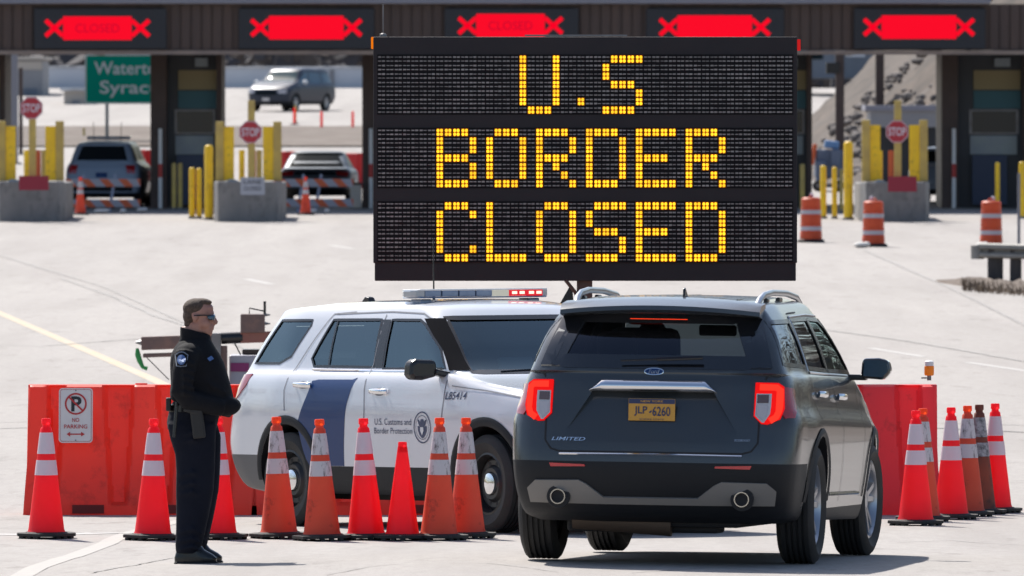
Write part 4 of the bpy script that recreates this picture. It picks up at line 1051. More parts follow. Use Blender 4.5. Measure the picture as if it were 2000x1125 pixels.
def car_matrix(O, hd, pitch, roll=0):
    h = Vector((hd[0], hd[1], 0)).normalized(); h = Vector((h.x*math.cos(pitch), h.y*math.cos(pitch), math.sin(pitch)))
    r = Vector((h.y, -h.x, 0)).normalized(); r = Vector((r.x*math.cos(roll), r.y*math.cos(roll), -math.sin(roll))); u = r.cross(h)
    return Matrix(((h.x, -r.x, u.x, O[0]), (h.y, -r.y, u.y, O[1]), (h.z, -r.z, u.z, O[2]), (0,0,0,1)))
def arc(cx, cz, r, a0, a1, n=14): return [(cx+r*math.cos(R(a0+(a1-a0)*i/n)), cz+r*math.sin(R(a0+(a1-a0)*i/n))) for i in range(n+1)]
def seat(car, x, y, z, name='seat', head=True, h=.60):
    e = bpy.data.objects.new(name, None); C.objects.link(e); e.parent = car.root; e.location = (x,y,z)
    MB().box((0.12,0,.08), (.5,.50,.16)).build('cushion', 'dark_interior', e, bevel=.05)
    MB().box((-.16,0,.16+h/2-.05), (.14,.48,h), rot=(0,-.2,0)).build('backrest', 'dark_interior', e, bevel=.06)
    if head: MB().box((-.24,0,.22+h), (.11,.27,.19), rot=(0,-.15,0)).build('headrest', 'dark_interior', e, bevel=.05, seg=3)
    return e
def suv_rings(g):
    """horizontal outlines of a large SUV shell, bottom to roof"""
    wf, wr_ = g.get('nose', 2.42), g.get('tail', -2.62)
    def hw(b, f=.88, r=.90, ff=.975): return [(-2.7, b*r), (-2.15, b*.965), (-1.6, b), (1.2, b), (1.75, b*ff), (2.4, b*f)]
    bz, rz, cw = g['belt'], g['roof'], g['cowl']
    rg = g.get('rg', -2.42); rr = g.get('rr', -2.16); wb, wt = g['wb'], g['wt']; sp = g.get('spoil', 0)
    ns = g.get('nosez', .95)
    return [
     dict(z=.27, hw=.80, xf=wf-.22, xr=wr_+.30, Lf=.5, nf=3.2, Lr=.4, nr=3.5),
     dict(z=[(-2.6,.34),(-1.9,.29),(1.9,.25),(2.4,.24)], hw=hw(.91), xf=wf-.08, xr=wr_+.14, Lf=.55, nf=3.0, Lr=.40, nr=3.6),
     dict(z=[(-2.6,.50),(-1.9,.47),(1.9,.44),(2.4,.42)], hw=hw(.965), xf=wf-.02, xr=wr_+.03, Lf=.55, nf=3.0, Lr=.38, nr=3.8),
     dict(z=.66, hw=hw(.985), xf=wf, xr=wr_+.0, Lf=.55, nf=3.0, Lr=.38, nr=3.8),
     dict(z=[(-2.6,.90),(1.5,.86),(2.4,.80)], hw=hw(.992), xf=wf-.01, xr=wr_+.05, Lf=.60, nf=3.0, Lr=.38, nr=3.6),
     dict(z=[(-2.6,1.06),(1.0,1.02),(2.4,.90)], hw=hw(.972-g.get('sh',0)), xf=wf-.06, xr=wr_+.09, Lf=.62, nf=2.9, Lr=.38, nr=3.5),
     dict(z=[(-2.6,bz-.08),(.9,bz-.09),(1.5,1.07),(2.3,ns-.02)], hw=hw(.945-g.get('sh',0)*.9), xf=wf-.14, xr=wr_+.12, Lf=.62, nf=2.8, Lr=.38, nr=3.4),
     dict(z=[(-2.6,bz-.02),(.9,bz-.035),(1.5,1.115),(2.3,ns+.02)], hw=hw(.905-g.get('sh',0)*.4), xf=wf-.22, xr=wr_+.14, Lf=.62, nf=2.7, Lr=.38, nr=3.3),
     dict(z=[(-2.6,bz-.008),(.8,bz-.02),(1.2,cw),(1.6,cw-.02)], hw=hw(.882,.9,.92), xf=wb, xr=rg, Lf=.30, nf=3.2, Lr=.30, nr=3.6),
     dict(z=bz+.20, hw=hw(.81,.9,.93), xf=wb+(wt-wb)*.5, xr=rg+(rr-rg)*.45, Lf=.28, nf=3.2, Lr=.28, nr=3.4),
     dict(z=[(-2.4,rz-.145),(-1.6,rz-.115),(0,rz-.115),(.6,rz-.13)], hw=hw(.712,.95,.93), xf=wt+.05, xr=rr-sp, Lf=.25, nf=3.0, Lr=.24, nr=3.2),
     dict(z=[(-2.4,rz-.105),(-1.6,rz-.06),(0,rz-.05),(.6,rz-.08)], hw=hw(.66,.95,.93), xf=wt-.06, xr=rr-sp-.01, Lf=.27, nf=2.9, Lr=.24, nr=3.2),
     dict(z=[(-2.4,rz-.075),(-1.4,rz-.025),(-.3,rz-.01),(.5,rz-.045)], hw=hw(.52,.95,.95), xf=wt-.22, xr=rr-sp+.05, Lf=.3, nf=2.8, Lr=.2, nr=3.2),
     dict(z=[(-2.4,rz-.055),(-1.4,rz-.01),(-.3,rz),(.5,rz-.025)], hw=.18, xf=wt-.4, xr=rr-sp+.12, Lf=.12, nf=3, Lr=.12, nr=3)]
def pillar(car, md, rows, mat, n=8):
    sg = -1 if md == 'R' else 1; V = []
    for z, xs, yf in rows:
        p0 = car.proj(md, xs, z)[0]; p1 = car.proj('front', sg*yf, z)[0]
        for i in range(n+1):
            q = p0.lerp(p1, i/n); q = q + Vector((.02, sg*.02, 0))*4*(i/n)*(1-i/n); h = car.bvh.find_nearest(q); nn = h[1] if h[1].dot(Vector((.5, sg, .2))) > 0 else -h[1]
            V.append(h[0]+nn*.006)
    m = n+1; return MB().add(V, [(j*m+i, j*m+i+1, (j+1)*m+i+1, (j+1)*m+i) for j in range(len(rows)-1) for i in range(n)]).build('windscreen_pillar_trim', mat, car.root, smooth=True, ang=70)

# ---- patrol car
STRIPE = [(-1.07,1.236),(-.40,1.236),(-.45,1.17),(-.50,1.09),(-.535,.98),(-.575,.70),(-.60,.492),(-1.13,.492),(-1.19,.62),(-1.24,.76),(-1.25,.84),(-1.20,.93),(-1.13,1.06)]
CBPM = car_matrix((-.161, 79.82, -.235), (.543, -.840), math.atan2(.057, 2.86))
WQ = [(-1.915,1.628),(-1.421,1.628),(-1.415,1.589),(-1.573,1.345),(-1.734,1.29),(-2.15,1.29)]
WR = [(-1.113,1.63),(-.401,1.63),(-.314,1.262),(-1.199,1.268),(-1.262,1.33)]
WF = [(-.249,1.628),(.161,1.625),(.261,1.590),(.581,1.404),(.735,1.25),(-.174,1.25)]
pc = Car('patrol_car', 'white border patrol SUV with navy stripe and lit roof light bar, behind the cones', 'patrol car', CBPM,
         suv_rings(dict(nose=2.44, tail=-2.56, belt=1.245, roof=1.785, cowl=1.20, rg=-2.40, rr=-2.12, wb=1.06, wt=.38, nosez=1.0)), 8, 'paint_white',
         [(-1.44,.375),(1.44,.375)], [('side', WQ), ('side', WR), ('side', WF), ('front', [(-.765,1.228),(.765,1.228),(.632,1.635),(-.632,1.635)]), ('rear', [(-.55,1.32),(.55,1.32),(.5,1.58),(-.5,1.58)])], wr=.445)
pc.split([((0,0,.49),(0,0,1)), ((0,0,.57),(0,0,1)), ((-1.6,0,0),(1,0,0)), ((1.6,0,0),(1,0,0))],
         [('rear_bumper_trim', 'grey_trim', lambda c, n: c.z < .57 and c.x < -1.6), ('front_bumper_trim', 'black_plastic', lambda c, n: c.z < .49 and c.x > 1.6), ('sill', 'black_plastic', lambda c, n: c.z < .49)]) if M.setdefault('grey_trim', pm('dark grey bumper trim', (.09,.09,.095), .5)) else 0
for md in ('R', 'L'):
    for q in (WQ, WR, WF): pc.patch('side_window', q, md, 'glass_mid', off=-.006)
    for q in (WQ, WR, WF): pc.strip('window_seal', q, .020, md, 'satin_black', off=.003, closed=True)
    pc.patch('door_pillar', [(-.385,1.63),(-.262,1.63),(-.188,1.255),(-.30,1.255)], md, 'satin_black', off=.004)
    pc.strip('quarter_bar', [(-1.046,1.62),(-.988,1.27)], .02, md, 'satin_black', off=.001)
    pc.strip('door_seam', [(-.823,1.69),(-1.14,1.675),(-1.28,1.50),(-1.46,1.25),(-1.49,1.08),(-1.45,.92)], .009, md, 'seam_grey')
    pc.strip('door_seam', [(-.36,1.67),(-.305,1.09),(-.27,.93),(-.27,.50)], .009, md, 'seam_grey')
    pc.strip('door_seam', [(-1.1,1.675),(-.3,1.69),(.17,1.675),(.40,1.60),(.86,1.23),(.86,1.01),(.85,.74),(.82,.50)], .009, md, 'seam_grey')
    pc.strip('window_chrome', [(-1.20,1.243),(-.2,1.232),(.62,1.232)], .018, md, 'chrome', off=.004, raise_=.006)
    pillar(pc, md, [(1.635,.215,.645),(1.59,.285,.665),(1.50,.43,.690),(1.40,.60,.720),(1.31,.71,.745),(1.235,.79,.77)], 'matt_black')
    pc.patch('navy_stripe', STRIPE, md, 'paint_navy', off=.003)
    for cx in (-1.44, 1.44): pc.strip('arch_trim', [p for p in arc(cx, .375, .475, 0, 180, 24) if p[1] > .36], .07, md, 'black_plastic', off=.006, raise_=.012)
    for hx, hz in ((-1.215,1.126),(-.08,1.078)):
        p, n_ = pc.proj(md, hx, hz); sg = -1 if md == 'R' else 1
        MB().ell((p.x, p.y+sg*.004, p.z-.01), (.07,.004,.035), 14, 8).build('handle_cup', 'seam_grey', pc.root, smooth=True)
        MB().tube([(p.x-.12,p.y+sg*.012,p.z),(p.x-.09,p.y+sg*.035,p.z),(p.x+.09,p.y+sg*.035,p.z-.004),(p.x+.12,p.y+sg*.012,p.z-.004)], [(.012,.022)]*4, 10).build('door_handle', 'chrome', pc.root, smooth=True, ang=60)
    pc.patch('tail_lamp', [(-2.33,1.195),(-2.08,1.205),(-2.13,1.12),(-2.25,1.02),(-2.33,.98)], md, 'tail_red', off=.008, thick=.01)
    pc.patch('head_lamp', [(1.92,1.02),(2.25,.98),(2.30,.86),(2.10,.88)], md, 'lamp_clear', off=.006, thick=.01)
    pc.strip('bonnet_seam', [(.95,1.12),(1.4,1.085),(1.9,1.03),(2.2,.985)], .008, md, 'seam_grey')
    pc.patch('fuel_flap' if md == 'L' else 'crease_shadow_line', [(-1.78,1.02),(-1.60,1.02),(-1.60,.86),(-1.78,.86)], md, 'paint_white', off=.002) if md == 'L' else None
pc.patch('windscreen', [(-.765,1.228),(.765,1.228),(.632,1.635),(-.632,1.635)], 'front', 'glass_mid', off=-.006)
pc.strip('windscreen_seal', [(-.775,1.222),(.775,1.222),(.640,1.638),(-.640,1.638)], .034, 'front', 'satin_black', off=.003, closed=True)
pc.patch('rear_window', [(-.55,1.32),(.55,1.32),(.5,1.58),(-.5,1.58)], 'rear', 'glass_dark', off=-.006)
pc.text('lettering', 'U.S. Customs and', (.155,.842), .53, .050, 'R', 'navy_text', bold=.0)
pc.text('lettering', 'Border Protection', (.155,.772), .55, .046, 'R', 'navy_text', bold=.0)
pc.text('unit_number', 'L85414', (1.03,1.045), .29, .060, 'R', 'navy_text', bold=.008, shear=.2)
pc.strip('seal_ring', circ(.118,.575,.80,28), .010, 'R', 'navy_text', closed=True, step=.03)
pc.strip('seal_inner_ring', circ(.092,.575,.80,28), .004, 'R', 'navy_text', closed=True, step=.03)
eag = [(0,.062),(.012,.066),(.020,.058),(.024,.040),(.050,.062),(.060,.056),(.050,.030),(.030,.005),(.050,.012),(.062,.010),(.058,-.025),(.040,-.058),(.016,-.078),(0,-.084)]
eag = eag + [(-a, b) for a, b in eag[::-1][1:-1]]
pc.patch('seal_eagle', [(.575+a*1.05, .80+b) for a, b in eag], 'R', 'navy_text', step=.03)
shd = [(-.022,.012),(.022,.012),(.024,-.016),(.0,-.05),(-.024,-.016)]
pc.patch('seal_shield', [(.575+a, .79+b) for a, b in shd], 'R', 'paint_white', off=.007, step=.02)
for sg in (-1, 1):
    e = bpy.data.objects.new('mirror', None); C.objects.link(e); e.parent = pc.root; e.location = (.73, sg*1.09, 1.25)
    MB().prism([(-sg*.12,-.055),(sg*.02,-.085),(sg*.11,-.080),(sg*.135,-.04),(sg*.125,.055),(sg*.08,.078),(-sg*.10,.070)], -.065, .06, 'yz').build('mirror_shell', 'satin_black', e, bevel=.032, seg=4)
    MB().box((.03,-sg*.15,-.035), (.10,.14,.05), rot=(sg*.2,0,0)).build('mirror_arm', 'satin_black', e, bevel=.015)
    MB().box((-.067,0,0), (.006,.19,.10)).build('mirror_glass', 'chrome', e)
for x, z in ((1.44,.375),(-1.44,.375)):
    for sd in (-1, 1): pc.wheel(x, sd, z, .375, .245, 'steel', .235, steer=-.03 if x > 0 else 0)
lb = bpy.data.objects.new('light_bar', None); C.objects.link(lb); lb.parent = pc.root; lb.location = (-.2, 0, 1.812)
M['lb_clear'] = pm('clear light bar dome', (.42,.44,.46), .15, .1, 1); M['lb_blue'] = pm('blue grey light module', (.14,.20,.32), .2, .2, 1, var=(.2,.26,.38), scale=12)
M['lb_red'] = em('lit red module', (1,.03,.05), .42); M['lb_hot'] = em('hot lamp', (1,.62,.5), 1.1); M['lb_white'] = em('lit white module', (.9,.9,.8), .3)
MB().box((0,0,-.014), (.25,1.18,.012)).build('base_rail', 'lb_blue', lb, bevel=.008)
MB().box((0,0,.046), (.26,1.18,.012)).build('top_cover', 'white_vinyl', lb, bevel=.005)
for k in range(7):
    y = -.47+k*.157; mt = 'lb_red' if k in (5, 6) else ('lb_white' if k == 4 else 'lb_blue')
    mod = MB().box((.01,y,.016), (.25,.147,.046)).build('light_module', mt, lb, bevel=.006)
    if k in (5, 6): MB().box((.138,y-.035,.018), (.004,.045,.022)).box((.138,y+.035,.018), (.004,.045,.022)).build('lamp', 'lb_hot', mod)
for sg in (-1, 1):
    MB().prism([(-.13,sg*.545),(.13,sg*.545),(.10,sg*.61),(.05,sg*.63),(-.05,sg*.63),(-.10,sg*.61)], -.012, .044, 'xy').build('end_dome', 'lb_clear', lb, bevel=.01)
    MB().box((0,sg*.50,-.06), (.16,.10,.07)).build('foot', 'lb_blue', lb, bevel=.01)
fa = MB().prism([(-.09,0),(.07,0),(.03,.05),(-.02,.055)][::-1], -.03, .03, 'xz').build('fin_antenna', 'satin_black', pc.root, bevel=.01); fa.location = (-1.60,-.1,1.755)
MB().tube([(-.80,0,1.78),(-.80,0,1.84),(-.80,0,2.27)], [.012,.007,.004], 8).build('whip_antenna', 'satin_black', pc.root)
MB().tube([(1.02,-.55,1.225),(1.0,.05,1.25)], .008, 6).tube([(1.02,.05,1.225),(1.0,.6,1.25)], .008, 6).build('wiper', 'satin_black', pc.root)
for x, y in ((.15,-.38),(.15,.38),(-.75,-.38),(-.75,.38)): seat(pc, x, y, .72)
MB().box((.80,0,1.10), (.42,1.45,.20)).build('dashboard', 'dark_interior', pc.root, bevel=.05)
MB().box((.42,-.02,1.22), (.05,.30,.22), rot=(0,-.3,0)).build('laptop', 'pale_panel', pc.root, bevel=.01)
MB().tube([(.50+.0,.38+.18*math.cos(a),1.12+.18*math.sin(a)) for a in [i*math.pi/8 for i in range(17)]], .015, 6, caps=False).build('steering_wheel', 'satin_black', pc.root)
MB().box((-.35,0,1.30), (.02,1.3,.5)).build('partition_cage', 'seam_grey', pc.root)
MB().box((0,0,.27), (3.8,1.2,.10)).build('underbody', 'seam', pc.root)

# ---- dark SUV
M['lens_frame'] = pm('pale lamp frame', (.5,.5,.52), .3)
DM = car_matrix((1.290, 69.29, -.007), (.153, .988), math.atan2(-.074, 3.025), R(.7))
DQ = [(-2.12,1.590),(-1.47,1.600),(-1.44,1.30),(-2.28,1.315)]; DR = [(-1.33,1.61),(-.47,1.62),(-.41,1.275),(-1.36,1.292)]; DF = [(-.36,1.62),(.12,1.615),(.30,1.57),(.80,1.265),(-.31,1.27)]
RG = [(.66,1.305),(.545,1.622),(-.545,1.622),(-.66,1.305)]
dr = suv_rings(dict(sh=.030, nose=2.41, tail=-2.64, belt=1.262, roof=1.772, cowl=1.20, rg=-2.50, rr=-2.20, wb=1.12, wt=.36, nosez=1.0))
dk = Car('dark_suv', 'dark blue grey family SUV seen from behind with lit brake lamps and a yellow plate', 'car', DM, dr, 8, 'paint_dark',
         [(-1.5125,.39),(1.5125,.39)], [('side', DQ), ('side', DR), ('side', DF), ('rear', [(.60,1.335),(.50,1.578),(-.50,1.578),(-.60,1.335)]), ('front', [(-.74,1.24),(.74,1.24),(.61,1.60),(-.61,1.60)])], wr=.455)
# plate recess: shallow wedge cut into the tailgate
def wedge(o_me):
    o = bpy.data.objects.new('m', o_me); C.objects.link(o)
    top, bot = dk.bvh.ray_cast(Vector((-5,0,1.12)), Vector((1,0,0)))[0].x, dk.bvh.ray_cast(Vector((-5,0,.80)), Vector((1,0,0)))[0].x
    q = [(.40,1.125),(-.40,1.125),(-.60,.80),(.60,.80)]; xi = [top+.065, top+.065, bot+.002, bot+.002]
    V = [(-3, a, b) for a, b in q] + [(xi[i], a, b) for i, (a, b) in enumerate(q)]
    c = mesh_obj(V, [(0,1,2,3),(7,6,5,4),(0,4,5,1),(1,5,6,2),(2,6,7,3),(3,7,4,0)], ['paint_dark'])
    return boolean(o, [c])
dk.me = wedge(dk.me)
dk.split([((0,0,.665),(0,0,1)), ((-2.02,0,0),(1,0,0)), ((2.0,0,0),(1,0,0)), ((0,0,.36),(0,0,1))],
         [('rear_bumper', 'black_plastic', lambda c, n: c.z < .665 and c.x < -2.02), ('front_bumper', 'black_plastic', lambda c, n: c.z < .36 and c.x > 2.0), ('sill', 'black_plastic', lambda c, n: c.z < .36)])
for md in ('R', 'L'):
    for q, mt in ((DQ,'glass_side'),(DR,'glass_side'),(DF,'glass_mid')): dk.patch('side_window', q, md, mt, off=-.006)
    for q in (DQ, DR, DF): dk.strip('window_seal', q, .028, md, 'satin_black', off=.003, closed=True)
    dk.patch('door_pillar', [(-.46,1.62),(-.365,1.62),(-.32,1.275),(-.40,1.275)], md, 'satin_black', off=.004)
    pillar(dk, md, [(1.615,.19,.63),(1.57,.32,.645),(1.48,.46,.67),(1.38,.62,.70),(1.30,.76,.725),(1.24,.86,.75)], 'paint_dark')
    dk.strip('window_chrome', [(-1.42,1.27),(-1.43,1.45),(-1.38,1.625),(-.4,1.645),(.12,1.64)], .016, md, 'silver', off=.004, raise_=.005)
    dk.strip('window_chrome', [(-1.36,1.262),(-.35,1.248),(.66,1.240)], .016, md, 'silver', off=.004, raise_=.005)
    dk.strip('door_seam', [(-.85,1.66),(-1.36,1.65),(-1.46,1.27),(-1.50,1.10),(-1.42,.95)], .009, md, 'seam')
    dk.strip('door_seam', [(-.41,1.65),(-.36,1.10),(-.33,.93),(-.33,.40)], .009, md, 'seam'); dk.strip('door_seam', [(.86,1.23),(.88,1.0),(.86,.70),(.80,.42)], .009, md, 'seam')
    for cx in (-1.5125, 1.5125): dk.strip('arch_trim', [p for p in arc(cx, .39, .480, -5, 185, 24) if p[1] > .37], .055, md, 'black_plastic', off=.006, raise_=.012)
    for hx, hz in ((-1.20,1.12),(-.16,1.10)):
        p, n_ = dk.proj(md, hx, hz); sg = -1 if md == 'R' else 1
        MB().tube([(p.x-.12,p.y+sg*.012,p.z),(p.x-.09,p.y+sg*.038,p.z),(p.x+.09,p.y+sg*.038,p.z-.004),(p.x+.12,p.y+sg*.012,p.z-.004)], [(.013,.022)]*4, 10).build('door_handle', 'chrome', dk.root, smooth=True, ang=60)
    dk.strip('sill_chrome', [(-.95,.455),(.70,.445)], .022, md, 'chrome', off=.008, raise_=.008)
    sg = 1 if md == 'L' else -1
    L_ = [(.665,1.19),(.80,1.188),(.835,1.165),(.848,1.02),(.83,.955),(.755,.922),(.715,.925),(.665,.975)]
    lamp = dk.patch('tail_lamp', [(a*sg, b) for a, b in L_], 'rear', 'tail_lit', off=.014, thick=.02, step=.04)
    dk.patch('clear_lens', [(a*sg, b) for a, b in [(.672,1.118),(.765,1.118),(.765,.985),(.730,.930),(.715,.930),(.672,.975)]], 'rear', 'lens_frame', off=.018, step=.04, parent=lamp)
    dk.patch('clear_lens', [(a*sg, b) for a, b in [(.679,1.110),(.747,1.110),(.747,1.055),(.679,1.055)]], 'rear', 'lens_brown', off=.021, step=.04, parent=lamp) if M.setdefault('lens_brown', pm('smoked indicator lens', (.13,.08,.07), .15, .2, 1)) else 0
    dk.patch('clear_lens', [(a*sg, b) for a, b in [(.679,1.046),(.747,1.046),(.747,.985),(.718,.943),(.679,.98)]], 'rear', 'lamp_clear', off=.021, step=.04, parent=lamp)
    dk.strip('glow_tube', [(a*sg, b) for a, b in [(.69,1.160),(.79,1.158),(.812,1.14),(.815,1.0),(.80,.965),(.765,.94)]], .040, 'rear', 'tail_core', off=.019, step=.03, parent=lamp)
    dk.patch('lamp_side', [(-2.46,1.170),(-2.24,1.155),(-2.30,1.03),(-2.39,.965),(-2.46,.96)], md, 'tail_red', off=.010, thick=.02, step=.04)
    dk.patch('reflector', [(a*sg, b) for a, b in [(.665,.652),(.43,.645),(.425,.632),(.655,.628)]], 'rear', 'refl_red', off=.008, thick=.01)
    dk.patch('window_corner', [(a*sg, b) for a, b in [(.675,1.292),(.56,1.635),(.655,1.622),(.715,1.45),(.765,1.292)]], 'rear', 'gloss_black', off=.003) if M.setdefault('gloss_black', pm('gloss black', (.008,.009,.012), .08, 0, 1)) else 0
    dk.patch('head_lamp', [(1.95,1.0),(2.25,.97),(2.28,.86),(2.05,.88)], md, 'lamp_clear', off=.006, thick=.01)
dk.patch('rear_window', [(.60,1.335),(.50,1.578),(-.50,1.578),(-.60,1.335)], 'rear', 'glass_dark', off=-.004)
dk.strip('rear_window_border', [(.655,1.318),(.540,1.615),(-.540,1.615),(-.655,1.318)], .09, 'rear', 'gloss_black', off=.003, closed=True)
dk.patch('windscreen', [(-.74,1.24),(.74,1.24),(.61,1.60),(-.61,1.60)], 'front', 'glass_clear', off=-.004)
dk.strip('tailgate_seam', [(.735,1.23),(.705,1.18),(.700,.80),(.66,.745),(.60,.728),(-.60,.728),(-.66,.745),(-.70,.80),(-.705,1.18),(-.735,1.23)], .012, 'rear', 'seam', off=.002)
dk.strip('window_base_seam', [(.76,1.285),(-.76,1.285)], .010, 'rear', 'seam', off=.002)
mb = MB(); rg_ = []
for i in range(33):
    y = -.42+.84*i/32; top_ = 1.204 if abs(y) < .34 else 1.204-(abs(y)-.34)*.92; r_ = []
    for k in range(9):
        z = 1.128+(top_-1.128)*k/8; q, n_ = dk.proj('rear', y, z); b_ = .004+.034*math.sin(math.pi*min(1, (k+.3)/8.6))**.7; r_.append((q.x-b_, q.y, q.z))
    q, n_ = dk.proj('rear', y, top_); q2, n_ = dk.proj('rear', y, 1.128); rg_.append(r_+[(q.x+.01, y, top_),(q2.x+.01, y, 1.128)])
mb.loft(rg_).build('chrome_bar', 'chrome', dk.root, smooth=True, ang=50)
dk.strip('chrome_strip', [(.60,.712),(0,.716),(-.60,.712)], .012, 'rear', 'chrome', off=.006, raise_=.006)
M['plate_gold'] = pm('orange gold plate', (.55,.28,.04), .45); M['plate_navy'] = pm('plate navy band', (.02,.03,.09), .45)
pf = dk.proj('rear', 0, 1.0)[0].x
pl = MB().prism([(.155,.935),(.155,1.079),(-.152,1.079),(-.152,.935)], pf-.003, pf+.003, 'yz').build('licence_plate', 'plate_gold', dk.root, bevel=.002)
MB().prism([(.153,1.046),(.153,1.077),(-.150,1.077),(-.150,1.046)], pf-.0042, pf-.0036, 'yz').build('plate_band', 'plate_navy', pl)
def tx(txt, y, z, w_, h, m_, b=0, par=None):
    o = text_on('lettering', txt, (pf-.0036, y, z), w_, h, m_, par or pl, n='-x', bold=b); return o
tx('NEW YORK', 0, 1.062, .15, .014, 'plate_gold', .01); tx('JLP', .074, .997, .085, .062, 'plate_navy', .012); tx('6260', -.062, .997, .118, .062, 'plate_navy', .012); tx('EMPIRE STATE', 0, .944, .16, .010, 'plate_navy', .0)
MB().prism([(.022,.99),(.005,1.004),(.0,.996),(.012,.984)], pf-.0046, pf-.0036, 'yz').build('state_outline', 'plate_navy', pl)
dk.strip('badge_ring', [(.062*math.cos(a), 1.255+.021*math.sin(a)) for a in [i*math.pi/14 for i in range(28)]], .006, 'rear', 'chrome', off=.006, closed=True, step=.02)
dk.patch('badge', [(.058*math.cos(a), 1.255+.018*math.sin(a)) for a in [i*math.pi/10 for i in range(20)]], 'rear', 'paint_navy', off=.005, step=.03)
dk.text('badge_script', 'Ford', (0,1.255), .065, .020, 'rear', 'silver', off=.008, shear=.3)
dk.text('badge_lettering', 'LIMITED', (.54,.808), .22, .022, 'rear', 'chrome', off=.006, bold=.01, shear=.5)
dk.text('badge_lettering', 'ECOBOOST', (-.60,.815), .10, .014, 'rear', 'silver', off=.006, bold=.02)
dif = [(.80,.40),(.815,.49),(.76,.54),(.47,.545),(.42,.52),(.31,.437),(-.31,.437),(-.42,.52),(-.47,.545),(-.76,.54),(-.815,.49),(-.80,.40),(-.33,.395),(.33,.395)]
dk.patch('diffuser', dif, 'rear', 'diffuser_grey', off=.016, thick=.03, step=.05) if M.setdefault('diffuser_grey', pm('grey bumper insert', (.20,.185,.17), .45)) else 0
for sg in (-1, 1):
    xx = dk.proj('rear', sg*.605, .43)[0].x
    e = MB().lathe([(.0,0),(.078,0),(.075,.01),(0,.01)], 28, axis='y').build('exhaust_recess', 'seam', dk.root); e.rotation_euler = (0,0,R(90)); e.location = (xx-.034, sg*.605, .432)
    e = MB().lathe([(.043,-.08),(.050,-.08),(.050,.05),(.043,.05)], 28, axis='y', closed=True).build('exhaust_tip', 'chrome', dk.root, smooth=True, ang=40); e.rotation_euler = (0,0,R(90)); e.location = (xx-.025, sg*.605, .432)
    # roof rails
    r_ = MB(); pts = [(-1.98,sg*.60,1.69),(-1.88,sg*.605,1.735),(-1.70,sg*.61,1.768),(-1.3,sg*.615,1.788),(-.6,sg*.62,1.788),(.0,sg*.615,1.765),(.22,sg*.61,1.72)]
    r_.tube(pts, [(.02,.02),(.022,.02)]+[(.016,.022)]*4+[(.02,.02)], 10).build('roof_rail', 'silver', dk.root, smooth=True)
    MB().box((-.9,sg*.61,1.71), (.16,.03,.10)).box((-1.55,sg*.61,1.70), (.10,.03,.10)).build('rail_foot', 'satin_black', dk.root, bevel=.01)
    e = bpy.data.objects.new('mirror', None); C.objects.link(e); e.parent = dk.root; e.location = (.78, sg*1.07, 1.29)
    MB().prism([(-sg*.10,-.065),(sg*.06,-.075),(sg*.11,-.02),(sg*.09,.06),(sg*.02,.075),(-sg*.09,.07)], -.06, .06, 'yz').build('mirror_shell', 'gloss_black', e, bevel=.025, seg=3)
    MB().prism([(-sg*.08,-.05),(sg*.05,-.058),(sg*.09,-.015),(sg*.075,.05),(sg*.015,.06),(-sg*.075,.055)], -.064, -.060, 'yz').build('mirror_glass', 'chrome_dark', e) if M.setdefault('chrome_dark', pm('mirror', (.06,.09,.13), .15, 1)) else 0
    MB().box((.02,-sg*.13,-.06), (.09,.14,.04)).build('mirror_arm', 'satin_black', e, bevel=.012)
# spoiler with the high brake lamp
mb = MB(); rg_ = []
for i in range(13):
    y = -.66+1.32*i/12; u = abs(y)/.66; dz = -.035*u*u; dx = .10*u**3
    rg_.append([(-1.98,y,1.748+dz),(-2.20,y,1.728+dz),(-2.37+dx,y,1.688+dz),(-2.375+dx,y,1.660+dz),(-2.345+dx,y,1.640+dz*.6),(-2.15,y,1.632+dz*.6),(-1.98,y,1.645+dz)])
mb.loft(rg_).build('spoiler', 'paint_dark', dk.root, smooth=True, ang=40)
dk.patch('high_brake_lamp', [(.20,1.590),(.20,1.614),(-.18,1.614),(-.18,1.590)], 'rear', 'tail_core2', off=.012, thick=.01, step=.04) if M.setdefault('tail_core2', em('lit high brake lamp', (1,.05,.01), .8)) else 0
mb = MB()
for i in range(9): mb.tube([(-1.9,-.46+i*.115,1.738-abs(i-4)*.003),(-1.3,-.46+i*.115,1.755-abs(i-4)*.003),(-.3,-.46+i*.115,1.764-abs(i-4)*.003),(.1,-.46+i*.115,1.748-abs(i-4)*.003)], [(.007,.012)]*4, 6)
mb.build('roof_rib', 'paint_dark', dk.root, smooth=True)
fa = MB().prism([(-.11,0),(.10,0),(.02,.035),(-.07,.075),(-.095,.07)][::-1], -.008, .008, 'xz').lathe([(.05,0),(.03,.02),(0,.03)], 14, c=(-.02,0,-.005)).build('fin_antenna', 'satin_black', dk.root, bevel=.006); fa.location = (-1.75,-.10,1.735)
MB().tube([(-2.50,-.02,1.335),(-2.50,-.32,1.350)], .011, 8).tube([(-2.50,.22,1.325),(-2.50,-.02,1.338)], .007, 6).build('rear_wiper', 'satin_black', dk.root)
for x, z in ((1.5125,.39),(-1.5125,.39)):
    for sd in (-1, 1): dk.wheel(x, sd, z, .39, .255, 'alloy', .268, steer=-.07 if x > 0 else 0)
seat(dk, .1, .40, .78, h=.66); seat(dk, .1, -.40, .70, h=.42, head=False)
seat(dk, -.85, .45, .70, h=.50); seat(dk, -.85, -.30, .66, h=.40, head=False)
MB().box((.80,0,1.10), (.42,1.40,.20)).build('dashboard', 'dark_interior', dk.root, bevel=.05)
MB().box((.45,-.02,1.535), (.03,.26,.075)).build('interior_mirror', 'dark_interior', dk.root, bevel=.015)
MB().box((.03,.37,1.45), (.16,.19,.28)).build('occupant_shape', 'dark_interior', dk.root, bevel=.07, seg=4)['label'] = 'dark outline of the driver seen through the rear window'
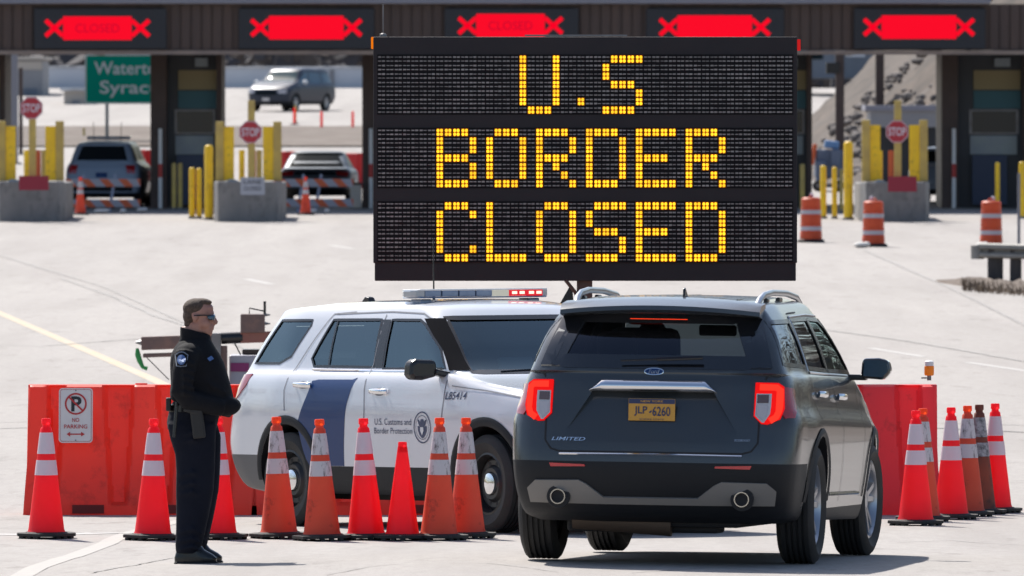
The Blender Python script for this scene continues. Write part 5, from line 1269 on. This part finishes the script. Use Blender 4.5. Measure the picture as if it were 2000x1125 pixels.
MB().box((-.3,0,.29), (4.0,1.1,.10)).box((-2.05,.1,.27), (.35,1.0,.14)).box((-1.5,0,.34), (.16,1.5,.10)).build('underbody', 'seam', dk.root, bevel=.02)
MB().tube([(-2.25,.55,.30),(-2.25,-.1,.26)], .085, 14).build('silencer', 'muffler', dk.root, smooth=True, ang=50) if M.setdefault('muffler', pm('rusty silencer', (.10,.07,.05), .6, .4)) else 0

# ---- parked and passing vehicles in the background
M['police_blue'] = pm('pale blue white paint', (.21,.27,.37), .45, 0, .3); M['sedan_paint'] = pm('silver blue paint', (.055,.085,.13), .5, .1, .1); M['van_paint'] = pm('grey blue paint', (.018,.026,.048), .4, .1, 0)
M['win_dark'] = pm('dark window', (.012,.016,.02), .3, 0, 0, spec=.02)
def simple_car(name, label, cat, O, hd, g, paint, kz=1, tail=(), L2=None, wr=.40, wx=(-1.43,1.43), group=None, side=None, rearw=None, frontw=None):
    rg = suv_rings(g)
    if kz != 1:
        for r in rg: r['z'] = [(a, b*kz) for a, b in r['z']] if isinstance(r['z'], list) else r['z']*kz
    m = car_matrix(O, hd, 0); c = Car(name, label, cat, m, rg, 8, paint, [(x,.34) for x in wx], [], cavity=False, wr=wr, k=3, group=group)
    c.split([((0,0,.40),(0,0,1))], [('bumper_trim', 'black_plastic', lambda p, n: p.z < .40)])
    for md in 'RL':
        for q in side or []: c.patch('side_window', q, md, 'win_dark', off=.004, step=.12)
    if rearw: c.patch('rear_window', rearw, 'rear', 'win_dark', off=.005, step=.12)
    if frontw: c.patch('windscreen', frontw, 'front', 'win_screen', off=.005, step=.12)
    for x in wx:
        for sd in (-1, 1): c.wheel(x, sd, .34, .34, .22, 'alloy', .22)
    return c
M['win_screen'] = pm('greenish windscreen', (.05,.08,.08), .06, 0, .3)
g = G(196, 75); k = (G(196,75)-G(0,75)).length
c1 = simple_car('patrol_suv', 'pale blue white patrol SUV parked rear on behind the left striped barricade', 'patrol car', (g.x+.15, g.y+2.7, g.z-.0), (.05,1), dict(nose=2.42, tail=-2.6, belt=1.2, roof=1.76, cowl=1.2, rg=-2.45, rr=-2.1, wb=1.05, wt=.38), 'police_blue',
    side=[[(-1.9,1.58),(-1.45,1.58),(-1.6,1.28),(-2.1,1.28)], [(-1.1,1.60),(.2,1.60),(.75,1.27),(-1.2,1.27)]], rearw=[(.66,1.25),(.54,1.62),(-.54,1.62),(-.66,1.25)])
MB().box((-.3,0,1.83), (.3,1.15,.09)).build('light_bar', 'lb_blue', c1.root, bevel=.02)
for sg in (-1, 1):
    c1.patch('tail_lamp', [(a*sg, b) for a, b in [(.62,1.12),(.86,1.12),(.86,.9),(.66,.9)]], 'rear', 'tail_red', off=.01, step=.1)
    MB().tube([(-.8,sg*.35,1.75),(-.8,sg*.37,2.25)], .008, 6).build('whip_antenna', 'satin_black', c1.root)
c1.patch('bumper', [(.8,.62),(.8,.45),(-.8,.45),(-.8,.62)], 'rear', 'black_plastic', off=.01, step=.1)
c1.patch('licence_plate', [(.15,.93),(.15,.80),(-.15,.80),(-.15,.93)], 'rear', 'paint_navy', off=.01, step=.1)
g = G(613, 73.5)
c2 = simple_car('sedan', 'silver blue sedan parked rear on behind the striped barricade left of the message sign', 'car', (g.x+.1, g.y+2.6, g.z), (.03,1), dict(nose=2.42, tail=-2.5, belt=1.17, roof=1.72, cowl=1.15, rg=-1.95, rr=-1.15, wb=1.25, wt=.25, nosez=.95), 'sedan_paint', kz=.82,
    side=[[(-1.3,1.28),(.1,1.30),(.85,1.02),(-1.55,1.02)]], rearw=[(.74,.985),(.54,1.33),(-.54,1.33),(-.74,.985)], frontw=[(-.6,1.02),(.6,1.02),(.5,1.28),(-.5,1.28)])
for sg in (-1, 1): c2.patch('tail_lamp', [(a*sg, b) for a, b in [(.55,.88),(.88,.86),(.88,.74),(.58,.76)]], 'rear', 'tail_red', off=.01, step=.1)
c2.patch('bumper_lower', [(.8,.42),(.8,.30),(-.8,.30),(-.8,.42)], 'rear', 'black_plastic', off=.01, step=.1); c2.patch('lamp_bar', [(.55,.85),(.55,.78),(-.55,.78),(-.55,.85)], 'rear', 'win_dark', off=.009, step=.1)
g = G(560, 47.6)
M['van_glass'] = pm('blue tinted van window', (.03,.075,.13), .1, 0, 0, spec=.3)
c3 = simple_car('minivan', 'dark grey blue minivan with bright bonnet driving on the far road', 'minivan', (g.x+.15, g.y, g.z), (-.40,-.917), dict(nose=2.4, tail=-2.6, belt=1.08, roof=1.78, cowl=1.16, rg=-2.5, rr=-2.3, wb=1.55, wt=.55, nosez=.92), 'van_paint',
    side=[[(-2.2,1.52),(-1.3,1.56),(-1.3,1.15),(-2.3,1.15)], [(-1.2,1.56),(-.1,1.58),(-.1,1.13),(-1.2,1.13)], [(0,1.57),(.3,1.57),(1.0,1.20),(.9,1.12),(0,1.12)]], frontw=[(-.74,1.18),(.74,1.18),(.58,1.62),(-.58,1.62)], wx=(-1.5,1.5))
for o in c3.root.children:
    if o.name.startswith('side_window'): o.data.materials[0] = M['van_glass']
for sg in (-1, 1):
    c3.patch('head_lamp', [(a*sg, b) for a, b in [(.50,.86),(.85,.88),(.85,.72),(.55,.72)]], 'front', 'lamp_clear', off=.01, step=.1)
    MB().ell((.9,sg*1.08,1.18), (.08,.13,.09), 12, 8).build('mirror', 'white_vinyl', c3.root, smooth=True)
c3.patch('grille', [(.45,.82),(.45,.66),(-.45,.66),(-.45,.82)], 'front', 'win_dark', off=.01, step=.1); c3.patch('licence_plate', [(.16,.54),(.16,.42),(-.16,.42),(-.16,.54)], 'front', 'sign_white', off=.012, step=.1)
g = G(1850, 73.5)
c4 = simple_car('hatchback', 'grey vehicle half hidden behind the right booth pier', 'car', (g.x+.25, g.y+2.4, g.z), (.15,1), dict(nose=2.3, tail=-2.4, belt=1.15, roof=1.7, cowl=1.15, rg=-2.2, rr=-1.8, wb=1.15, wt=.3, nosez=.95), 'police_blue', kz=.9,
    side=[[(-1.7,1.35),(.2,1.38),(.85,1.1),(-1.9,1.1)]], rearw=[(.62,1.12),(.5,1.42),(-.5,1.42),(-.62,1.12)])
for sg in (-1, 1): c4.patch('tail_lamp', [(a*sg, b) for a, b in [(.6,1.0),(.86,1.0),(.86,.88),(.6,.88)]], 'rear', 'tail_red', off=.01, step=.1)
# shelter behind the right island
a = P(1700, 300, 69); b = P(1838, 205, 69); t = thing('shelter', 'low grey shelter with pale roof edge behind the right island', 'shelter', ((a.x+b.x)/2, a.y, gz(a.y)))
hh = b.z-t.location.z; w_ = b.x-a.x
MB().box((0,1.5,hh-.09), (w_+.3,3.2,.16)).build('roof', 'roof_grey', t, bevel=.02); MB().box((0,1.5,hh-.40), (w_,3,.46)).build('upper_panel', 'render_grey', t)
MB().box((0,2.9,hh/2-.3), (w_,.1,hh-.6)).build('back_wall', 'booth_dark', t)
for sx in (-1, 1): MB().box((sx*(w_/2-.08),.1,hh/2), (.12,.12,hh-.2)).build('post', 'post_grey', t)

# ------------------------------------------------------------------ the officer
M['skin'] = pm('skin', (.40,.20,.15), .5, var=(.34,.16,.12), scale=14); M['hair'] = pm('short brown hair', (.045,.028,.02), .8, var=(.11,.07,.05), scale=70, bump=.5, bscale=120)
M['navy_jacket'] = pm('black navy jacket', (.0075,.0075,.0095), .85, var=(.010,.010,.013), scale=6, bump=.5, bscale=14, spec=.2); M['navy_trousers'] = pm('dark navy trousers', (.007,.0085,.016), .9, var=(.009,.011,.02), scale=6, bump=.5, bscale=12, spec=.2)
M['boot'] = pm('polished black boot', (.009,.009,.010), .25)
OF = G(378, 289.5)
off = thing('person', 'officer in black jacket, dark trousers and sunglasses standing beside the cones, facing the cars', 'person', OF)
def remesh(mb, name, mat, vox, parent, sm=6, fac=.5):
    me = bpy.data.meshes.new('t'); me.from_pydata(mb.v, [], mb.f); bm = bmesh.new(); bm.from_mesh(me); bmesh.ops.recalc_face_normals(bm, faces=bm.faces); bm.to_mesh(me); bm.free()
    o = bpy.data.objects.new('t', me); C.objects.link(o)
    m = o.modifiers.new('r', 'REMESH'); m.mode = 'VOXEL'; m.voxel_size = vox; m.use_smooth_shade = True
    k = o.modifiers.new('s', 'SMOOTH'); k.iterations = sm; k.factor = fac
    bpy.context.view_layer.update()
    me = bpy.data.meshes.new_from_object(o.evaluated_get(bpy.context.evaluated_depsgraph_get())); bpy.data.objects.remove(o)
    me.materials.clear(); me.materials.append(M[mat])
    for p in me.polygons: p.use_smooth = True
    q = bpy.data.objects.new(name, me); C.objects.link(q); q.parent = parent; return q
def el(z, xb, xf, hy, n=22, e=2.4, dy=0, tilt=0):
    cx, rx = (xb+xf)/2, (xf-xb)/2; r = []
    for i in range(n):
        a = 2*math.pi*i/n; c, s_ = math.cos(a), math.sin(a); x = rx*math.copysign(abs(c)**(2/e), c); y = hy*math.copysign(abs(s_)**(2/e), s_)
        r.append((cx+x, dy+y, z+tilt*x))
    return r
# body: head, neck, trunk, arms, hands, legs as one skin
b = MB()
b.ell((.030,0,1.700), (.096,.077,.092), 20, 14); b.ell((.050,0,1.645), (.078,.067,.080), 18, 12); b.ell((.068,0,1.585), (.062,.054,.050), 16, 10)
b.ell((.100,0,1.558), (.030,.034,.026), 12, 8)                                            # chin
b.ell((.116,0,1.690), (.024,.052,.026), 12, 8); b.ell((.110,0,1.722), (.024,.052,.034), 12, 8)   # brow, forehead
b.tube([(.126,0,1.675),(.144,0,1.645),(.152,0,1.628)], [(.013,.014),(.014,.015),(.013,.018)], 10); b.ell((.148,0,1.626), (.016,.018,.012), 10, 8)   # nose
b.ell((.128,0,1.602), (.014,.026,.009), 10, 6); b.ell((.125,0,1.586), (.014,.022,.009), 10, 6)   # lips
for sg in (-1, 1):
    b.ell((.075,sg*.050,1.622), (.040,.022,.034), 10, 8); b.ell((.010,sg*.078,1.660), (.018,.011,.030), 10, 8); b.ell((.012,sg*.084,1.667), (.022,.008,.022), 10, 8)
b.tube([(-.015,0,1.44),(-.005,0,1.53),(.018,0,1.62)], [(.085,.085),(.068,.070),(.066,.066)], 16); b.tube([(-.045,0,1.50),(-.04,0,1.60)], .045, 12)
b.loft([el(.92,-.13,.13,.15), el(1.15,-.12,.15,.15), el(1.35,-.11,.15,.17), el(1.45,-.09,.11,.17), el(1.50,-.07,.07,.09)])
for sg in (-1, 1):
    b.tube([(-.02,sg*.17,1.42),(-.05,sg*.235,1.14),(.16,sg*.15,1.045)], [.055,.045,.034], 12)
    b.ell((.16,sg*.125,1.045), (.050,.028,.040), 12, 8)
    for f in range(4): b.tube([(.190,sg*(.115),1.072-f*.018),(.222,sg*.10,1.068-f*.018),(.240,sg*.085,1.062-f*.017)], [.010,.009,.008], 8)
    b.tube([(.15,sg*.10,1.07),(.185,sg*.075,1.085)], [.011,.009], 8)
    b.tube([(-.01,sg*.09,.95),(.01,sg*.095,.52),(-.035,sg*.10,.10)], [.085,.055,.038], 12)
    b.tube([(-.05,sg*.10,.05),(.06,sg*.10,.042)], [.034,.026], 10)
body = remesh(b, 'body', 'skin', .0075, off, 4, .4)
# hair: cap over the skull with a short fade
h = MB(); h.ell((.014,0,1.724), (.088,.081,.070), 20, 14); h.ell((-.022,0,1.675), (.052,.071,.068), 16, 10); h.ell((.062,0,1.768), (.062,.058,.026), 14, 8, rot=.10); h.ell((.104,0,1.765), (.022,.045,.016), 10, 6); h.ell((-.030,0,1.625), (.035,.056,.045), 12, 8)
remesh(h, 'hair', 'hair', .007, off, 3, .4)
g_ = MB(); g_.tube([(.005,-.088,1.678),(.08,-.080,1.680),(.128,-.062,1.676)], .0045, 6); g_.tube([(.005,.088,1.678),(.08,.080,1.680),(.128,.062,1.676)], .0045, 6)
gl = g_.build('sunglasses', 'satin_black', off)
for sg in (-1, 1): MB().ell((.136,sg*.036,1.664), (.012,.032,.022), 14, 10).ell((.118,sg*.062,1.666), (.024,.008,.018), 10, 8).build('lens', 'lens_blue', gl, smooth=True) if M.setdefault('lens_blue', pm('blue mirrored lens', (.02,.07,.12), .06, .6, 1)) else 0
# jacket
j = MB()
def hem(z, xb, xf, hy, t): return el(z, xb, xf, hy, 28, 2.5, 0, t)
j.loft([hem(1.045,-.150,.245,.175,-.30), hem(1.075,-.160,.270,.19,-.26), hem(1.13,-.160,.275,.20,-.14), hem(1.20,-.155,.255,.205,-.05), hem(1.28,-.158,.230,.205,0), hem(1.36,-.160,.205,.205,0), hem(1.42,-.152,.175,.19,.0), hem(1.475,-.125,.135,.155,.05), hem(1.515,-.095,.110,.11,.1)])
for sg in (-1, 1):
    j.ell((-.03,sg*.155,1.42), (.095,.10,.075), 16, 10)
    j.tube([(-.035,sg*.185,1.42),(-.060,sg*.235,1.30),(-.075,sg*.255,1.17),(-.03,sg*.25,1.115),(.08,sg*.215,1.085),(.20,sg*.165,1.055)], [(.088,.088),(.080,.078),(.074,.074),(.072,.072),(.066,.066),(.058,.058)], 16)
    j.ell((.235,sg*.12,1.065), (.085,.065,.062), 14, 10)
    for k in range(5):
        z = 1.36-k*.052; j.tube([(-.12,sg*(.24-.0*k),z),(-.05,sg*(.318+.006*k),z+.012),(.02,sg*(.275+.004*k),z-.012)], [.012,.022,.010], 8)
    j.tube([(.05,sg*.19,1.28),(.14,sg*.20,1.20),(.22,sg*.15,1.16)], [.01,.018,.008], 8)
jk = remesh(j, 'jacket', 'navy_jacket', .011, off, 5, .5)
cr = MB(); cr.loft([el(1.495,-.105,.118,.105,22,2.2,0,.12), el(1.535,-.092,.112,.092,22,2.2,0,.10), el(1.575,-.090,.100,.084,22,2.2,0,-.25), el(1.577,-.078,.088,.074,22,2.2,0,-.25), el(1.53,-.075,.09,.074,22,2.2,0,.05)], caps=False)
cr.build('collar', 'navy_jacket', jk, smooth=True, ang=50)
bv = BVHTree.FromPolygons([v.co for v in jk.data.vertices], [tuple(p.vertices) for p in jk.data.polygons])
def on_jacket(name, poly, mat, off_=.003, par=jk):
    V = []
    for a, c in poly:
        h_ = bv.ray_cast(Vector((a,-1,c)), Vector((0,1,0))); q = h_[0] if h_[0] else Vector((a,-.3,c)); V.append((q.x, q.y-off_*2.2-.003, q.z))
    cx = sum(v[0] for v in V)/len(V); cz = sum(v[2] for v in V)/len(V); h_ = bv.ray_cast(Vector((cx,-1,cz)), Vector((0,1,0))); cy_ = (h_[0].y if h_[0] else -.3)-off_*2.2-.003
    n = len(V); return MB().add(V+[(cx,cy_,cz)], [(i, (i+1) % n, n) for i in range(n)]).build(name, mat, par)
M['patch_blue'] = pm('embroidered blue', (.06,.12,.30), .7, var=(.10,.18,.38), scale=60); M['patch_edge'] = pm('grey patch border', (.20,.22,.26), .7); M['patch_pale'] = pm('pale embroidery', (.24,.33,.52), .7)
def sh(x0, y0, w_, h_): return [((px-378)/288, (1096-py)/288) for px, py in [(x0-w_*.42,y0-h_*.32),(x0-w_*.22,y0-h_*.46),(x0,y0-h_*.5),(x0+w_*.22,y0-h_*.46),(x0+w_*.42,y0-h_*.32),(x0+w_*.5,y0-h_*.28),(x0+w_*.38,y0+h_*.46),(x0,y0+h_*.5),(x0-w_*.38,y0+h_*.46),(x0-w_*.5,y0-h_*.28)]]
on_jacket('shoulder_patch', sh(357,696,27,30), 'patch_edge', .004); on_jacket('shoulder_patch_field', sh(357,696,23,26), 'navy_jacket', .0055); on_jacket('shoulder_patch_emblem', [((357-378)/288+.030*math.cos(i*.45), (1096-697)/288+.034*math.sin(i*.45)) for i in range(14)], 'patch_blue', .007)
on_jacket('shoulder_patch_bird', [((357-378)/288+a, (1096-698)/288+b_) for a, b_ in [(-.020,.010),(0,.002),(.020,.010),(.016,-.012),(0,-.022),(-.016,-.012)]], 'patch_pale', .0085)
on_jacket('name_tag', [((px-378)/288, (1096-py)/288) for px, py in [(406,695),(414,690),(419,696),(411,701)]], 'patch_blue', .004)
# trousers
t_ = MB(); t_.loft([el(.90,-.175,.150,.165), el(.96,-.182,.165,.175), el(1.04,-.165,.185,.18), el(1.10,-.14,.19,.165)])
for sg, dx in ((-1, .0), (1, .030)):
    y = sg*.092
    t_.loft([el(.075,-.118+dx,.040+dx,.068,20,2.3,y), el(.13,-.122+dx,.060+dx,.074,20,2.3,y), el(.22,-.118+dx,.082+dx,.080,20,2.3,y), el(.36,-.116+dx,.112+dx,.084,20,2.3,y), el(.50,-.118+dx,.138+dx,.088,20,2.3,y), el(.62,-.116+dx,.146+dx,.092,20,2.3,y), el(.74,-.122+dx,.150+dx,.096,20,2.3,y), el(.86,-.160+dx,.152+dx,.094,20,2.3,y), el(.95,-.175,.155,.092,20,2.3,y)])
    for z in (.10, .155, .22, .47, .53, .60, .82, .87): t_.tube([(-.10+dx,y-.072,z),(.0+dx,y-.088-.02*z,z+.025),(.07+dx,y-.07,z-.015)], [.005,.016,.005], 8)
remesh(t_, 'trousers', 'navy_trousers', .011, off, 4, .5)
for sg, dx in ((-1, .0), (1, .030)):
    bo = MB(); y = sg*.097
    bo.loft([el(0.012,-.128+dx,.158+dx,.052,18,2.6,y), el(.045,-.128+dx,.162+dx,.052,18,2.6,y), el(.07,-.122+dx,.132+dx,.050,18,2.4,y), el(.10,-.112+dx,.078+dx,.048,18,2.3,y), el(.16,-.105+dx,.030+dx,.050,18,2.3,y)])
    q = remesh(bo, 'boot', 'boot', .007, off, 3, .5)
    MB().prism([(-.128+dx,y-.05),(.10+dx,y-.054),(.165+dx,y-.025),(.165+dx,y+.025),(.10+dx,y+.054),(-.128+dx,y+.05)], -.004, .018, 'xy').build('sole', 'seam', q, bevel=.006)
MB().loft([el(1.03,-.172,.195,.19,22), el(1.075,-.168,.20,.19,22)]).build('belt', 'satin_black', off, smooth=True, ang=40)
MB().box((.035,-.235,.955), (.085,.05,.20), rot=(.05,-.12,0)).box((.00,-.245,1.055), (.10,.045,.07), rot=(0,.3,0)).build('holster', 'holster', off, bevel=.012) if M.setdefault('holster', pm('black holster', (.012,.012,.013), .6)) else 0
MB().tube([(-.105,-.215,1.10),(-.125,-.225,.86)], .013, 10).build('baton', 'satin_black', off, smooth=True)
MB().box((-.165,-.12,1.08), (.035,.06,.09)).build('belt_pouch', 'holster', off, bevel=.008)
